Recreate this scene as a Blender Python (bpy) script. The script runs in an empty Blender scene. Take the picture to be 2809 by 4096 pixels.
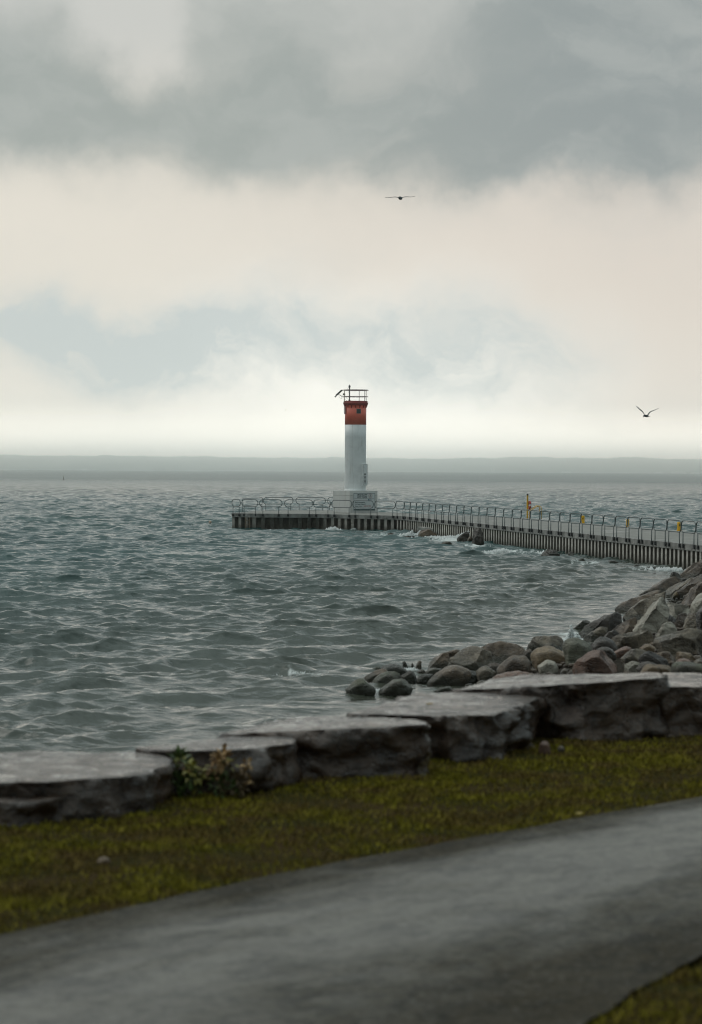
import bpy, bmesh, math, random
import numpy as np
from mathutils import Vector, Matrix, noise as mnoise

random.seed(7)
rng = np.random.default_rng(7)
S = bpy.context.scene
COL = S.collection
PI = math.pi

# ------------------------------------------------------------------ camera
W, H = 2809.0, 4096.0
F = 10600.0                      # focal length in photo pixels
EYE = Vector((0, 0, 5.0))
HZ = 1881.0
ROLL = 0.0053
_p = math.atan((H / 2 - HZ) / F)
_fw = Vector((0, math.cos(_p), -math.sin(_p)))
_up = Vector((0, math.sin(_p), math.cos(_p)))
_rt = Vector((1, 0, 0))
RT = _rt * math.cos(ROLL) + _up * math.sin(ROLL)
UP = _up * math.cos(ROLL) - _rt * math.sin(ROLL)


def ray(px, py):
    d = _fw + RT * ((px - W / 2) / F) + UP * ((H / 2 - py) / F)
    return d / d.y               # unit depth along Y


def at_depth(px, py, Y):
    return EYE + ray(px, py) * Y


def at_z(px, py, z):
    r = ray(px, py)
    return EYE + r * ((z - EYE.z) / r.z)


cam = bpy.data.cameras.new('camera')
cam.sensor_fit = 'VERTICAL'
cam.sensor_height = 36.0
cam.sensor_width = 36.0 * W / H
cam.lens = F / H * 36.0
cam.clip_start = 0.5
cam.clip_end = 60000
cam.dof.use_dof = True
cam.dof.focus_distance = 150
cam.dof.aperture_fstop = 2.05
camo = bpy.data.objects.new('camera', cam)
COL.objects.link(camo)
M = Matrix.Identity(4)
for i, v in enumerate((RT, UP, -_fw)):
    for k in range(3):
        M[k][i] = v[k]
for k in range(3):
    M[k][3] = EYE[k]
camo.matrix_world = M
S.camera = camo

S.view_settings.view_transform = 'Standard'
S.view_settings.look = 'None'
S.view_settings.exposure = 0.0
S.view_settings.gamma = 1.0
S.cycles.max_bounces = 14
S.cycles.diffuse_bounces = 3
S.cycles.glossy_bounces = 3
S.cycles.transmission_bounces = 2
S.cycles.filter_width = 1.15
S.cycles.use_denoising = True
S.cycles.volume_bounces = 12
S.cycles.caustics_reflective = False
S.cycles.caustics_refractive = False

# ------------------------------------------------------------------ nodes


class NT:
    def __init__(self, tree):
        self.t = tree

    def n(self, typ, **kw):
        nd = self.t.nodes.new(typ)
        for k, v in kw.items():
            setattr(nd, k, v)
        return nd

    def l(self, a, b):
        self.t.links.new(a, b)

    def put(self, sock, v):
        if isinstance(v, bpy.types.NodeSocket):
            self.t.links.new(v, sock)
        else:
            sock.default_value = v

    def m(self, op, a, b=None, c=None, clamp=False):
        nd = self.n('ShaderNodeMath', operation=op, use_clamp=clamp)
        self.put(nd.inputs[0], a)
        if b is not None:
            self.put(nd.inputs[1], b)
        if c is not None:
            self.put(nd.inputs[2], c)
        return nd.outputs[0]

    def mix(self, f, a, b):
        nd = self.n('ShaderNodeMix', data_type='RGBA', clamp_factor=True)
        self.put(nd.inputs[0], f)
        self.put(nd.inputs[6], a if isinstance(a, bpy.types.NodeSocket) else (*a[:3], 1))
        self.put(nd.inputs[7], b if isinstance(b, bpy.types.NodeSocket) else (*b[:3], 1))
        return nd.outputs[2]

    def noise(self, vec, scale, detail=4, rough=0.55, dist=0.0, color=False):
        nd = self.n('ShaderNodeTexNoise')
        if vec is not None:
            self.l(vec, nd.inputs['Vector'])
        nd.inputs['Scale'].default_value = scale
        nd.inputs['Detail'].default_value = detail
        nd.inputs['Roughness'].default_value = rough
        nd.inputs['Distortion'].default_value = dist
        return nd.outputs['Color'] if color else nd.outputs['Fac']

    def ramp(self, f, a, b, smooth=True):
        nd = self.n('ShaderNodeMapRange', interpolation_type='SMOOTHSTEP' if smooth else 'LINEAR')
        self.put(nd.inputs[0], f)
        nd.inputs[1].default_value = a
        nd.inputs[2].default_value = b
        return nd.outputs[0]

    def comb(self, x, y, z):
        nd = self.n('ShaderNodeCombineXYZ')
        for i, v in enumerate((x, y, z)):
            self.put(nd.inputs[i], v)
        return nd.outputs[0]

    def sep(self, v):
        nd = self.n('ShaderNodeSeparateXYZ')
        self.l(v, nd.inputs[0])
        return nd.outputs

    def mapping(self, v, scale=(1, 1, 1), loc=(0, 0, 0), rot=(0, 0, 0)):
        nd = self.n('ShaderNodeMapping')
        self.l(v, nd.inputs[0])
        nd.inputs['Scale'].default_value = scale
        nd.inputs['Location'].default_value = loc
        nd.inputs['Rotation'].default_value = rot
        return nd.outputs[0]


def lin(r, g, b):
    def f(c):
        c /= 255.0
        return c / 12.92 if c <= 0.04045 else ((c + 0.055) / 1.055) ** 2.4
    return (f(r), f(g), f(b))


def newmat(name):
    m = bpy.data.materials.new(name)
    m.use_nodes = True
    t = NT(m.node_tree)
    b = m.node_tree.nodes['Principled BSDF']
    return m, t, b


def simple(name, col, rough=0.6, var=0.25, scale=3.0, bump=0.15, bscale=None, metal=0.0, spec=0.5, dirt=None, dirt_amt=0.5, dirt_scale=1.5):
    m, t, b = newmat(name)
    tc = t.n('ShaderNodeTexCoord')
    geo = t.n('ShaderNodeNewGeometry')
    P = geo.outputs['Position']
    n1 = t.noise(P, scale, 6, 0.65)
    c = t.mix(t.ramp(n1, 0.3, 0.7), tuple(v * (1 - var) for v in col), tuple(min(1, v * (1 + var)) for v in col))
    if dirt is not None:
        n2 = t.noise(P, dirt_scale, 5, 0.65)
        c = t.mix(t.m('MULTIPLY', t.ramp(n2, 0.45, 0.72), dirt_amt), c, dirt)
    t.l(c, b.inputs['Base Color'])
    b.inputs['Roughness'].default_value = rough
    b.inputs['Metallic'].default_value = metal
    b.inputs['Specular IOR Level'].default_value = spec
    if bump:
        bp = t.n('ShaderNodeBump')
        bp.inputs['Strength'].default_value = bump
        bp.inputs['Distance'].default_value = 0.02
        t.l(t.noise(P, bscale or scale * 6, 6, 0.65), bp.inputs['Height'])
        t.l(bp.outputs[0], b.inputs['Normal'])
    return m


def rockmat(name, c1, c2, c3, rough=0.5, bump=0.6, moss=None, moss_amt=0.0):
    m, t, b = newmat(name)
    geo = t.n('ShaderNodeNewGeometry')
    oi = t.n('ShaderNodeObjectInfo')
    P = t.n('ShaderNodeVectorMath', operation='ADD')
    t.l(geo.outputs['Position'], P.inputs[0])
    t.l(oi.outputs['Location'], P.inputs[1])
    P = P.outputs[0]
    big = t.noise(P, 1.3, 5, 0.6, 0.6)
    fine = t.noise(P, 9.0, 6, 0.75)
    grain = t.noise(P, 38.0, 3, 0.7)
    c = t.mix(t.ramp(big, 0.35, 0.65), c1, c2)
    c = t.mix(t.m('MULTIPLY', t.ramp(fine, 0.45, 0.7), 0.7), c, c3)
    c = t.mix(t.m('MULTIPLY', t.ramp(grain, 0.55, 0.75), 0.4), c, tuple(v * 2.2 for v in c2))
    # crack lines
    vo = t.n('ShaderNodeTexVoronoi', feature='DISTANCE_TO_EDGE')
    wp = t.n('ShaderNodeVectorMath', operation='ADD')
    t.l(P, wp.inputs[0])
    t.l(t.noise(P, 2.0, 4, 0.6, 0, True), wp.inputs[1])
    t.l(t.mapping(wp.outputs[0], (1.0, 1.0, 2.2), rot=(0.3, 0.5, 0.2)), vo.inputs['Vector'])
    vo.inputs['Scale'].default_value = 1.5
    crack = t.m('SUBTRACT', 1.0, t.ramp(vo.outputs['Distance'], 0.0, 0.05))
    c = t.mix(t.m('MULTIPLY', crack, 0.35), c, tuple(v * 0.3 for v in c1))
    if moss:
        nn = t.sep(geo.outputs['Normal'])[2]
        mk = t.m('MULTIPLY', t.ramp(t.m('ADD', t.noise(P, 2.2, 5, 0.7), t.m('MULTIPLY', nn, 0.1)), 0.48, 0.66), moss_amt)
        c = t.mix(mk, c, moss)
    wz = t.ramp(t.m('ADD', t.sep(geo.outputs['Position'])[2], t.m('MULTIPLY', t.m('SUBTRACT', big, 0.5), 0.5)), 0.38, 0.10)
    c = t.mix(t.m('MULTIPLY', wz, 0.8), c, (0.020, 0.021, 0.010))
    t.l(c, b.inputs['Base Color'])
    rr = t.m('MULTIPLY_ADD', t.ramp(t.noise(P, 2.7, 4, 0.6), 0.35, 0.65), 0.3, rough - 0.15)
    t.l(t.m('SUBTRACT', rr, 0.12), b.inputs['Roughness'])
    h = t.m('ADD', t.m('MULTIPLY', fine, 0.8), t.m('MULTIPLY', grain, 0.25))
    h = t.m('SUBTRACT', h, t.m('MULTIPLY', crack, 0.3))
    h = t.m('ADD', h, t.m('MULTIPLY', t.noise(t.mapping(P, (1, 1, 3.5), rot=(0.5, 0.3, 0)), 3.5, 5, 0.6), 0.9))
    bp = t.n('ShaderNodeBump')
    bp.inputs['Strength'].default_value = bump
    bp.inputs['Distance'].default_value = 0.09
    t.l(h, bp.inputs['Height'])
    t.l(bp.outputs[0], b.inputs['Normal'])
    return m


# ------------------------------------------------------------------ mesh helpers
def link(name, me, mat=None, parent=None, smooth=False):
    o = bpy.data.objects.new(name, me)
    COL.objects.link(o)
    if mat:
        for mm in (mat if isinstance(mat, (list, tuple)) else [mat]):
            me.materials.append(mm)
    if parent is not None:
        o.parent = parent
    if smooth:
        me.polygons.foreach_set('use_smooth', [True] * len(me.polygons))
    return o


def fin(name, bm, mat=None, parent=None, smooth=False, recalc=True):
    if recalc:
        bmesh.ops.recalc_face_normals(bm, faces=bm.faces[:])
    me = bpy.data.meshes.new(name)
    bm.to_mesh(me)
    bm.free()
    return link(name, me, mat, parent, smooth)


def tag(o, label=None, cat=None, group=None, kind=None):
    if label:
        o['label'] = label
    if cat:
        o['category'] = cat
    if group:
        o['group'] = group
    if kind:
        o['kind'] = kind
    return o


def thing(name, loc, label, cat, group=None, rotz=0.0):
    o = bpy.data.objects.new(name, None)
    COL.objects.link(o)
    o.location = loc
    o.rotation_euler = (0, 0, rotz)
    return tag(o, label, cat, group)


def box(bm, x0, x1, y0, y1, z0, z1, mtx=None):
    vs = [bm.verts.new((x, y, z)) for z in (z0, z1) for y in (y0, y1) for x in (x0, x1)]
    for f in ((0, 1, 3, 2), (4, 6, 7, 5), (0, 4, 5, 1), (2, 3, 7, 6), (0, 2, 6, 4), (1, 5, 7, 3)):
        bm.faces.new([vs[i] for i in f])
    if mtx is not None:
        for v in vs:
            v.co = mtx @ v.co
    return vs


def bevel_all(bm, w, seg=2):
    bmesh.ops.bevel(bm, geom=bm.edges[:], offset=w, segments=seg, affect='EDGES', profile=0.6)


def tube(bm, pts, r, n=8, closed=False, caps=True):
    pts = [Vector(p) for p in pts]
    N = len(pts)
    rings = []
    prev = None
    for i, p in enumerate(pts):
        if closed:
            t = pts[(i + 1) % N] - pts[i - 1]
        else:
            t = pts[min(i + 1, N - 1)] - pts[max(i - 1, 0)]
        t.normalize()
        if prev is None:
            a = Vector((0, 0, 1)) if abs(t.z) < 0.9 else Vector((1, 0, 0))
            u = t.cross(a).normalized()
        else:
            u = (prev - t * prev.dot(t)).normalized()
        prev = u
        v = t.cross(u)
        rr = r[i] if isinstance(r, (list, tuple)) else r
        rings.append([bm.verts.new(p + (u * math.cos(k * 2 * PI / n) + v * math.sin(k * 2 * PI / n)) * rr) for k in range(n)])
    M_ = N if closed else N - 1
    for i in range(M_):
        a, b = rings[i], rings[(i + 1) % N]
        for k in range(n):
            bm.faces.new((a[k], a[(k + 1) % n], b[(k + 1) % n], b[k]))
    if caps and not closed:
        bm.faces.new(rings[0][::-1])
        bm.faces.new(rings[-1])


def lathe(bm, prof, n=48, cx=0, cy=0):
    rings = []
    for r, z in prof:
        rings.append([bm.verts.new((cx + r * math.cos(2 * PI * k / n), cy + r * math.sin(2 * PI * k / n), z)) for k in range(n)])
    for i in range(len(prof) - 1):
        a, b = rings[i], rings[i + 1]
        for k in range(n):
            bm.faces.new((a[k], a[(k + 1) % n], b[(k + 1) % n], b[k]))
    if prof[0][0] > 1e-6:
        bm.faces.new(rings[0][::-1])
    if prof[-1][0] > 1e-6:
        bm.faces.new(rings[-1])


def np_mesh(name, V, Q):
    """V (n,3), Q (m,k) -> mesh"""
    me = bpy.data.meshes.new(name)
    me.vertices.add(len(V))
    me.vertices.foreach_set('co', np.ascontiguousarray(V, dtype=np.float32).ravel())
    k = Q.shape[1]
    me.loops.add(Q.size)
    me.loops.foreach_set('vertex_index', np.ascontiguousarray(Q, dtype=np.int32).ravel())
    me.polygons.add(len(Q))
    me.polygons.foreach_set('loop_start', np.arange(0, Q.size, k, dtype=np.int32))
    try:
        me.polygons.foreach_set('loop_total', np.full(len(Q), k, dtype=np.int32))
    except Exception:
        pass
    me.update(calc_edges=True)
    return me


def grid_quads(nr, nc):
    idx = np.arange(nr * nc).reshape(nr, nc)
    return np.stack([idx[:-1, :-1], idx[:-1, 1:], idx[1:, 1:], idx[1:, :-1]], -1).reshape(-1, 4)


# ------------------------------------------------------------------ world
def build_world():
    w = bpy.data.worlds.new('World')
    S.world = w
    w.use_nodes = True
    t = NT(w.node_tree)
    bg = w.node_tree.nodes['Background']
    tc = t.n('ShaderNodeTexCoord')
    D = tc.outputs['Generated']
    x, y, z = t.sep(D)
    az = t.m('ARCTAN2', x, y)
    el = t.m('ARCSINE', z)
    U0 = t.m('MULTIPLY', az, 1 / 0.132)
    V0 = t.m('MULTIPLY', el, 1 / 0.1775)
    P = t.comb(U0, t.m('MULTIPLY', V0, 1.25), 0.3)
    # domain warp
    wn = t.noise(P, 1.9, 6, 0.58, 0.0, True)
    wx, wy, _ = t.sep(wn)
    U = t.m('ADD', U0, t.m('MULTIPLY', t.m('SUBTRACT', wx, 0.5), 0.75))
    V = t.m('ADD', V0, t.m('MULTIPLY', t.m('SUBTRACT', wy, 0.5), 0.30))
    P2 = t.comb(t.m('MULTIPLY', U, 1.0), t.m('MULTIPLY', V, 2.4), 1.7)
    fb = t.noise(P2, 1.7, 8, 0.62)
    fb2 = t.noise(P2, 5.0, 7, 0.6)

    def blob(px, py, rx, ry, amp):
        u0 = (px - 1404) / 1404.0
        v0 = (1881 - py) / 1881.0
        a = t.m('MULTIPLY', t.m('SUBTRACT', U, u0), 1404.0 / rx)
        b = t.m('MULTIPLY', t.m('SUBTRACT', V, v0), 1881.0 / ry)
        q = t.m('ADD', t.m('MULTIPLY', a, a), t.m('MULTIPLY', b, b))
        q = t.m('MULTIPLY', q, t.m('ADD', 0.8, t.m('MULTIPLY', q, 0.2)))
        e = t.m('EXPONENT', t.m('MULTIPLY', q, -1.0))
        return t.m('MULTIPLY', e, amp)

    def add(*bs):
        s = bs[0]
        for b in bs[1:]:
            s = t.m('ADD', s, b)
        return s

    # lit background of thin high cloud
    g = blob(1430, 1650, 900, 420, 1.0)
    base = t.mix(t.ramp(U0, -1.0, 1.0), lin(234, 227, 214), lin(227, 217, 205))
    base = t.mix(t.ramp(V0, 0.60, 0.95), base, lin(205, 205, 199))
    base = t.mix(t.m('MULTIPLY', g, 0.95), base, (1.32, 1.26, 1.14))
    low = t.m('MULTIPLY', t.ramp(V0, 0.42, 0.05), 0.12)
    base = t.mix(low, base, (1.45, 1.42, 1.30))
    # soft light streaks
    base = t.mix(t.m('MULTIPLY', t.ramp(V0, 0.15, 0.03), 1.0), base, (2.05, 1.9, 1.66))
    base = t.mix(t.m('MULTIPLY', t.ramp(fb, 0.45, 0.75), 0.3), base, lin(212, 210, 203))
    # blue-grey middle clouds
    mid = add(blob(420, 1390, 560, 150, 1.0), blob(760, 1480, 260, 110, 0.5), blob(1450, 1330, 650, 170, 0.6),
              blob(2000, 1420, 420, 150, 0.55), blob(80, 1290, 300, 120, 0.4), blob(1850, 1560, 260, 80, 0.3))
    mid = t.m('MULTIPLY', mid, t.m('MULTIPLY_ADD', fb2, 2.6, -0.3))
    base = t.mix(t.m('MINIMUM', mid, 0.9), base, lin(196, 206, 206))
    # dark upper deck
    dk = add(blob(120, 330, 430, 330, 1.25), blob(620, 520, 560, 170, 0.75), blob(1000, 330, 420, 260, 0.85),
             blob(1500, 470, 520, 220, 0.95), blob(2250, 250, 520, 400, 1.35), blob(2700, 560, 420, 260, 0.95),
             blob(2050, 640, 420, 120, 0.6), blob(2700, 40, 500, 300, 0.7), blob(-300, 450, 500, 250, 0.9),
             blob(1000, 60, 260, 180, 0.4), blob(1480, 60, 420, 200, 0.5), blob(1404, 600, 2000, 230, 0.35))
    dk = t.m('SUBTRACT', dk, add(blob(560, 150, 210, 220, 0.75), blob(2560, 480, 170, 110, 0.25)))
    dk = t.m('MULTIPLY', dk, t.m('MULTIPLY_ADD', fb, 0.95, 0.5))
    dk = t.m('MULTIPLY', dk, t.m('MULTIPLY_ADD', fb2, 0.5, 0.72))
    dkc = t.mix(t.ramp(U0, -0.5, 0.9), lin(162, 168, 163), lin(149, 156, 155))
    dkc = t.mix(t.m('MULTIPLY', t.ramp(t.noise(P2, 2.6, 6, 0.6), 0.45, 0.70), 0.45), dkc, lin(186, 189, 184))
    c = t.mix(t.ramp(dk, -0.12, 1.35), base, dkc)
    # rest of the overcast, overhead and behind
    gen = t.noise(t.mapping(D, (1, 1, 2.2)), 2.2, 6, 0.6, 0.5)
    over = t.mix(t.ramp(gen, 0.3, 0.7), (0.185, 0.228, 0.230), (0.34, 0.392, 0.392))
    zb = t.n('ShaderNodeVectorMath', operation='SCALE')
    t.l(over, zb.inputs[0])
    t.l(t.m('MULTIPLY', t.m('MULTIPLY_ADD', t.ramp(z, 0.68, 0.95), 2.6, 1.0), t.m('MULTIPLY_ADD', t.ramp(y, 0.1, 0.9), 0.55, 1.0)), zb.inputs['Scale'])
    over = zb.outputs[0]
    k = t.m('MAXIMUM', t.ramp(V0, 1.05, 2.2), t.ramp(t.m('ABSOLUTE', U0), 1.3, 3.2))
    c = t.mix(k, c, over)
    c = t.mix(t.ramp(z, 0.0, -0.06), c, (0.10, 0.12, 0.125))
    # physical clear sky showing thinly through
    sky = t.n('ShaderNodeTexSky', sky_type='NISHITA')
    sky.sun_disc = False
    sky.sun_elevation = SUN_EL
    sky.sun_rotation = SUN_AZ
    sc = t.n('ShaderNodeVectorMath', operation='SCALE')
    t.l(c, sc.inputs[0])
    sc.inputs['Scale'].default_value = 10.0
    fin_ = t.mix(0.97, sky.outputs[0], sc.outputs[0])
    t.l(fin_, bg.inputs['Color'])
    bg.inputs['Strength'].default_value = 0.1


SUN_EL = math.radians(45)
SUN_AZ = math.radians(-58)      # to the left of the view direction (+Y), behind the cloud
build_world()
sun = bpy.data.lights.new('sun', 'SUN')
sun.energy = 0.8
sun.angle = math.radians(45)
sun.color = (1.0, 0.95, 0.88)
suno = bpy.data.objects.new('sun', sun)
COL.objects.link(suno)
sd = Vector((math.sin(SUN_AZ) * math.cos(SUN_EL), math.cos(SUN_AZ) * math.cos(SUN_EL), math.sin(SUN_EL)))
suno.rotation_euler = sd.to_track_quat('Z', 'Y').to_euler()
suno.location = (0, 0, 400)

# ------------------------------------------------------------------ terrain
SHORE = [(-80, 18), (-20, 35), (-6, 41.5), (-2, 46), (-0.2, 54), (1.2, 61), (2.6, 67), (6.9, 82), (16.2, 132), (19, 136), (24, 131), (40, 122), (90, 114)]
LAND = np.array(SHORE + [(90, -30), (-80, -30)], float)


def shore_dist(X, Y):
    X = np.asarray(X, float); Y = np.asarray(Y, float)
    inside = np.zeros(X.shape, bool)
    dmin = np.full(X.shape, 1e9)
    n = len(LAND)
    for i in range(n):
        x1, y1 = LAND[i]; x2, y2 = LAND[(i + 1) % n]
        c = ((y1 > Y) != (y2 > Y))
        with np.errstate(divide='ignore', invalid='ignore'):
            xi = (x2 - x1) * (Y - y1) / (y2 - y1 + 1e-12) + x1
        inside ^= c & (X < xi)
        if i < len(SHORE) - 1:
            dx, dy = x2 - x1, y2 - y1
            tt = np.clip(((X - x1) * dx + (Y - y1) * dy) / (dx * dx + dy * dy), 0, 1)
            dmin = np.minimum(dmin, np.hypot(X - x1 - tt * dx, Y - y1 - tt * dy))
    return np.where(inside, dmin, -dmin)


WP = np.array([-3.3, 25.4]); WT = np.array([7.9, 8.6]); WT = WT / np.hypot(*WT); WN = np.array([-WT[1], WT[0]])


def sstep(a, b, x):
    t = np.clip((x - a) / (b - a), 0, 1)
    return t * t * (3 - 2 * t)


def terrain(X, Y):
    X = np.asarray(X, float); Y = np.asarray(Y, float)
    dw = (X - WP[0]) * WN[0] + (Y - WP[1]) * WN[1]
    w = 1 - sstep(0.9, 4.5, dw)
    ds = shore_dist(X, Y)
    beach = np.clip(-0.3 + 0.2 * ds, -1.6, 0.95)
    beach = beach + 0.9 * sstep(8, 30, ds) * sstep(66, 80, Y)
    return beach * (1 - w) + GZ * w


GZ = 1.70


def hit_ground(px, py, y0=36.0):
    r = ray(px, py)
    Ys = np.arange(y0, 260, 0.15)
    zr = EYE.z + r.z * Ys
    zt = np.maximum(terrain(r.x * Ys, Ys), 0.0)
    k = np.argmax(zr <= zt)
    return float(Ys[k]) if (zr <= zt).any() else 260.0


def build_ground():
    xs = np.concatenate([np.arange(-80, -12, 2.0), np.arange(-12, 22, 0.25), np.arange(22, 91, 2.0)])
    ys = np.concatenate([np.arange(-30, 10, 2.0), np.arange(10, 75, 0.25), np.arange(75, 150, 1.0)])
    X, Y = np.meshgrid(xs, ys)
    Z = terrain(X, Y)
    und = 0.02 * np.sin(X * 1.7 + 0.6 * Y) * np.sin(Y * 1.3 - 0.4 * X) + 0.012 * np.sin(3.1 * X + 1.0) * np.sin(2.7 * Y)
    Z = Z + und * (Z > 1.5) - 0.03
    V = np.stack([X.ravel(), Y.ravel(), Z.ravel()], -1)
    me = np_mesh('ground', V, grid_quads(len(ys), len(xs)))
    m, t, b = newmat('ground_soil')
    P = t.n('ShaderNodeNewGeometry').outputs['Position']
    pz = t.sep(P)[2]
    soil = t.mix(t.ramp(t.noise(P, 1.2, 5, 0.6), 0.35, 0.65), (0.032, 0.030, 0.008), (0.045, 0.030, 0.012))
    grav = t.mix(t.ramp(t.noise(P, 5.0, 5, 0.7), 0.35, 0.65), (0.018, 0.016, 0.013), (0.05, 0.042, 0.033))
    t.l(t.mix(t.ramp(pz, 1.1, 1.6), grav, soil), b.inputs['Base Color'])
    b.inputs['Roughness'].default_value = 1.0
    b.inputs['Specular IOR Level'].default_value = 0.03
    bp = t.n('ShaderNodeBump'); bp.inputs['Strength'].default_value = 0.8; bp.inputs['Distance'].default_value = 0.08
    t.l(t.noise(P, 9, 5, 0.7), bp.inputs['Height']); t.l(bp.outputs[0], b.inputs['Normal'])
    tag(link('ground', me, m, smooth=True), kind='structure')


build_ground()


# path
def d2(px, py):
    return (px * W / 1594.0, py * H / 2324.0)


PATH_A = [at_z(*d2(x, y), GZ) for x, y in ((0, 2122), (200, 2080), (400, 2035), (600, 1991), (800, 1951), (1000, 1914), (1200, 1878), (1400, 1841), (1594, 1808))]
PATH_B = [at_z(*d2(x, y), GZ) for x, y in ((1330, 2324), (1450, 2248), (1594, 2168))]


def ext(pts, n0, n1):
    a = (pts[0] - pts[1]).normalized(); b = (pts[-1] - pts[-2]).normalized()
    return [pts[0] + a * n0] + pts + [pts[-1] + b * n1]


PATH_A = ext(PATH_A, 16, 14)
PATH_B = ext(PATH_B, 12, 22)


def resample(pts, n):
    d = [0.0]
    for i in range(1, len(pts)):
        d.append(d[-1] + (pts[i] - pts[i - 1]).length)
    out = []
    for k in range(n):
        s = d[-1] * k / (n - 1)
        i = 0
        while i < len(d) - 2 and d[i + 1] < s:
            i += 1
        f = (s - d[i]) / max(1e-9, d[i + 1] - d[i])
        out.append(pts[i].lerp(pts[i + 1], f))
    return out


def build_path():
    n, mcols = 160, 26
    A = resample(PATH_A, n); B = resample(PATH_B, n)
    V = []
    for i in range(n):
        for k in range(mcols):
            f = k / (mcols - 1)
            p = A[i].lerp(B[i], f)
            if k in (0, mcols - 1):
                j = 0.05 * mnoise.noise(Vector((p.x * 1.7, p.y * 1.7, 3))) + 0.03 * mnoise.noise(Vector((p.x * 6, p.y * 6, 9)))
                q = (B[i] - A[i]).normalized() * j
                p = p + q
            crown = 0.05 * math.sin(PI * f)
            V.append((p.x, p.y, GZ + 0.004 + crown))
    me = np_mesh('path', np.array(V), grid_quads(n, mcols))
    at = me.attributes.new('across', 'FLOAT', 'POINT')
    at.data.foreach_set('value', np.tile(np.linspace(0, 1, mcols), n).astype(np.float32))
    m, t, b = newmat('wet_gravel_asphalt')
    P = t.n('ShaderNodeNewGeometry').outputs['Position']
    tr = t.mapping(P, (1, 1, 1), rot=(0, 0, -0.93))
    st = t.mapping(tr, (0.5, 1.1, 1))
    blot = t.noise(st, 0.9, 5, 0.6, 0.4)
    fine = t.noise(P, 55, 4, 0.75)
    med = t.noise(P, 9, 5, 0.7)
    ac = t.n('ShaderNodeAttribute', attribute_name='across').outputs['Fac']
    band = t.m('MULTIPLY', t.ramp(ac, 0.0, 0.45), t.ramp(ac, 0.95, 0.45))       # wet middle band, its sheen painted paler into the colour
    blot = t.m('ADD', t.m('MULTIPLY', blot, 0.75), t.m('MULTIPLY', t.m('SUBTRACT', band, 0.40), 0.42))
    c = t.mix(t.ramp(blot, 0.12, 0.72), (0.062, 0.050, 0.031), (0.205, 0.188, 0.155))
    mot = t.noise(t.mapping(tr, (0.7, 1.5, 1)), 2.6, 6, 0.75, 0.8)
    c = t.mix(t.m('MULTIPLY', t.ramp(mot, 0.42, 0.66), 0.75), c, (0.020, 0.019, 0.015))
    c = t.mix(t.m('MULTIPLY', t.ramp(med, 0.45, 0.7), 0.6), c, (0.02, 0.019, 0.015))
    c = t.mix(t.m('MULTIPLY', t.ramp(fine, 0.5, 0.75), 0.6), c, (0.17, 0.16, 0.14))
    grit = t.noise(P, 17, 3, 0.6)
    c = t.mix(t.m('MULTIPLY', t.ramp(grit, 0.56, 0.68), 0.55), c, (0.19, 0.18, 0.155))
    c = t.mix(t.m('MULTIPLY', t.ramp(grit, 0.44, 0.33), 0.7), c, (0.016, 0.015, 0.012))
    t.l(c, b.inputs['Base Color'])
    t.l(t.m('MULTIPLY_ADD', t.ramp(blot, 0.24, 0.60), -0.40, 0.82), b.inputs['Roughness'])
    t.l(t.m('MULTIPLY_ADD', t.ramp(blot, 0.12, 0.72), 0.60, 0.10), b.inputs['Specular IOR Level'])
    bp = t.n('ShaderNodeBump'); bp.inputs['Strength'].default_value = 1.0; bp.inputs['Distance'].default_value = 0.03
    t.l(t.m('ADD', fine, t.m('ADD', med, t.m('MULTIPLY', grit, 1.5))), bp.inputs['Height']); t.l(bp.outputs[0], b.inputs['Normal'])
    tag(link('path', me, m, smooth=True), kind='structure')


build_path()


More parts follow.
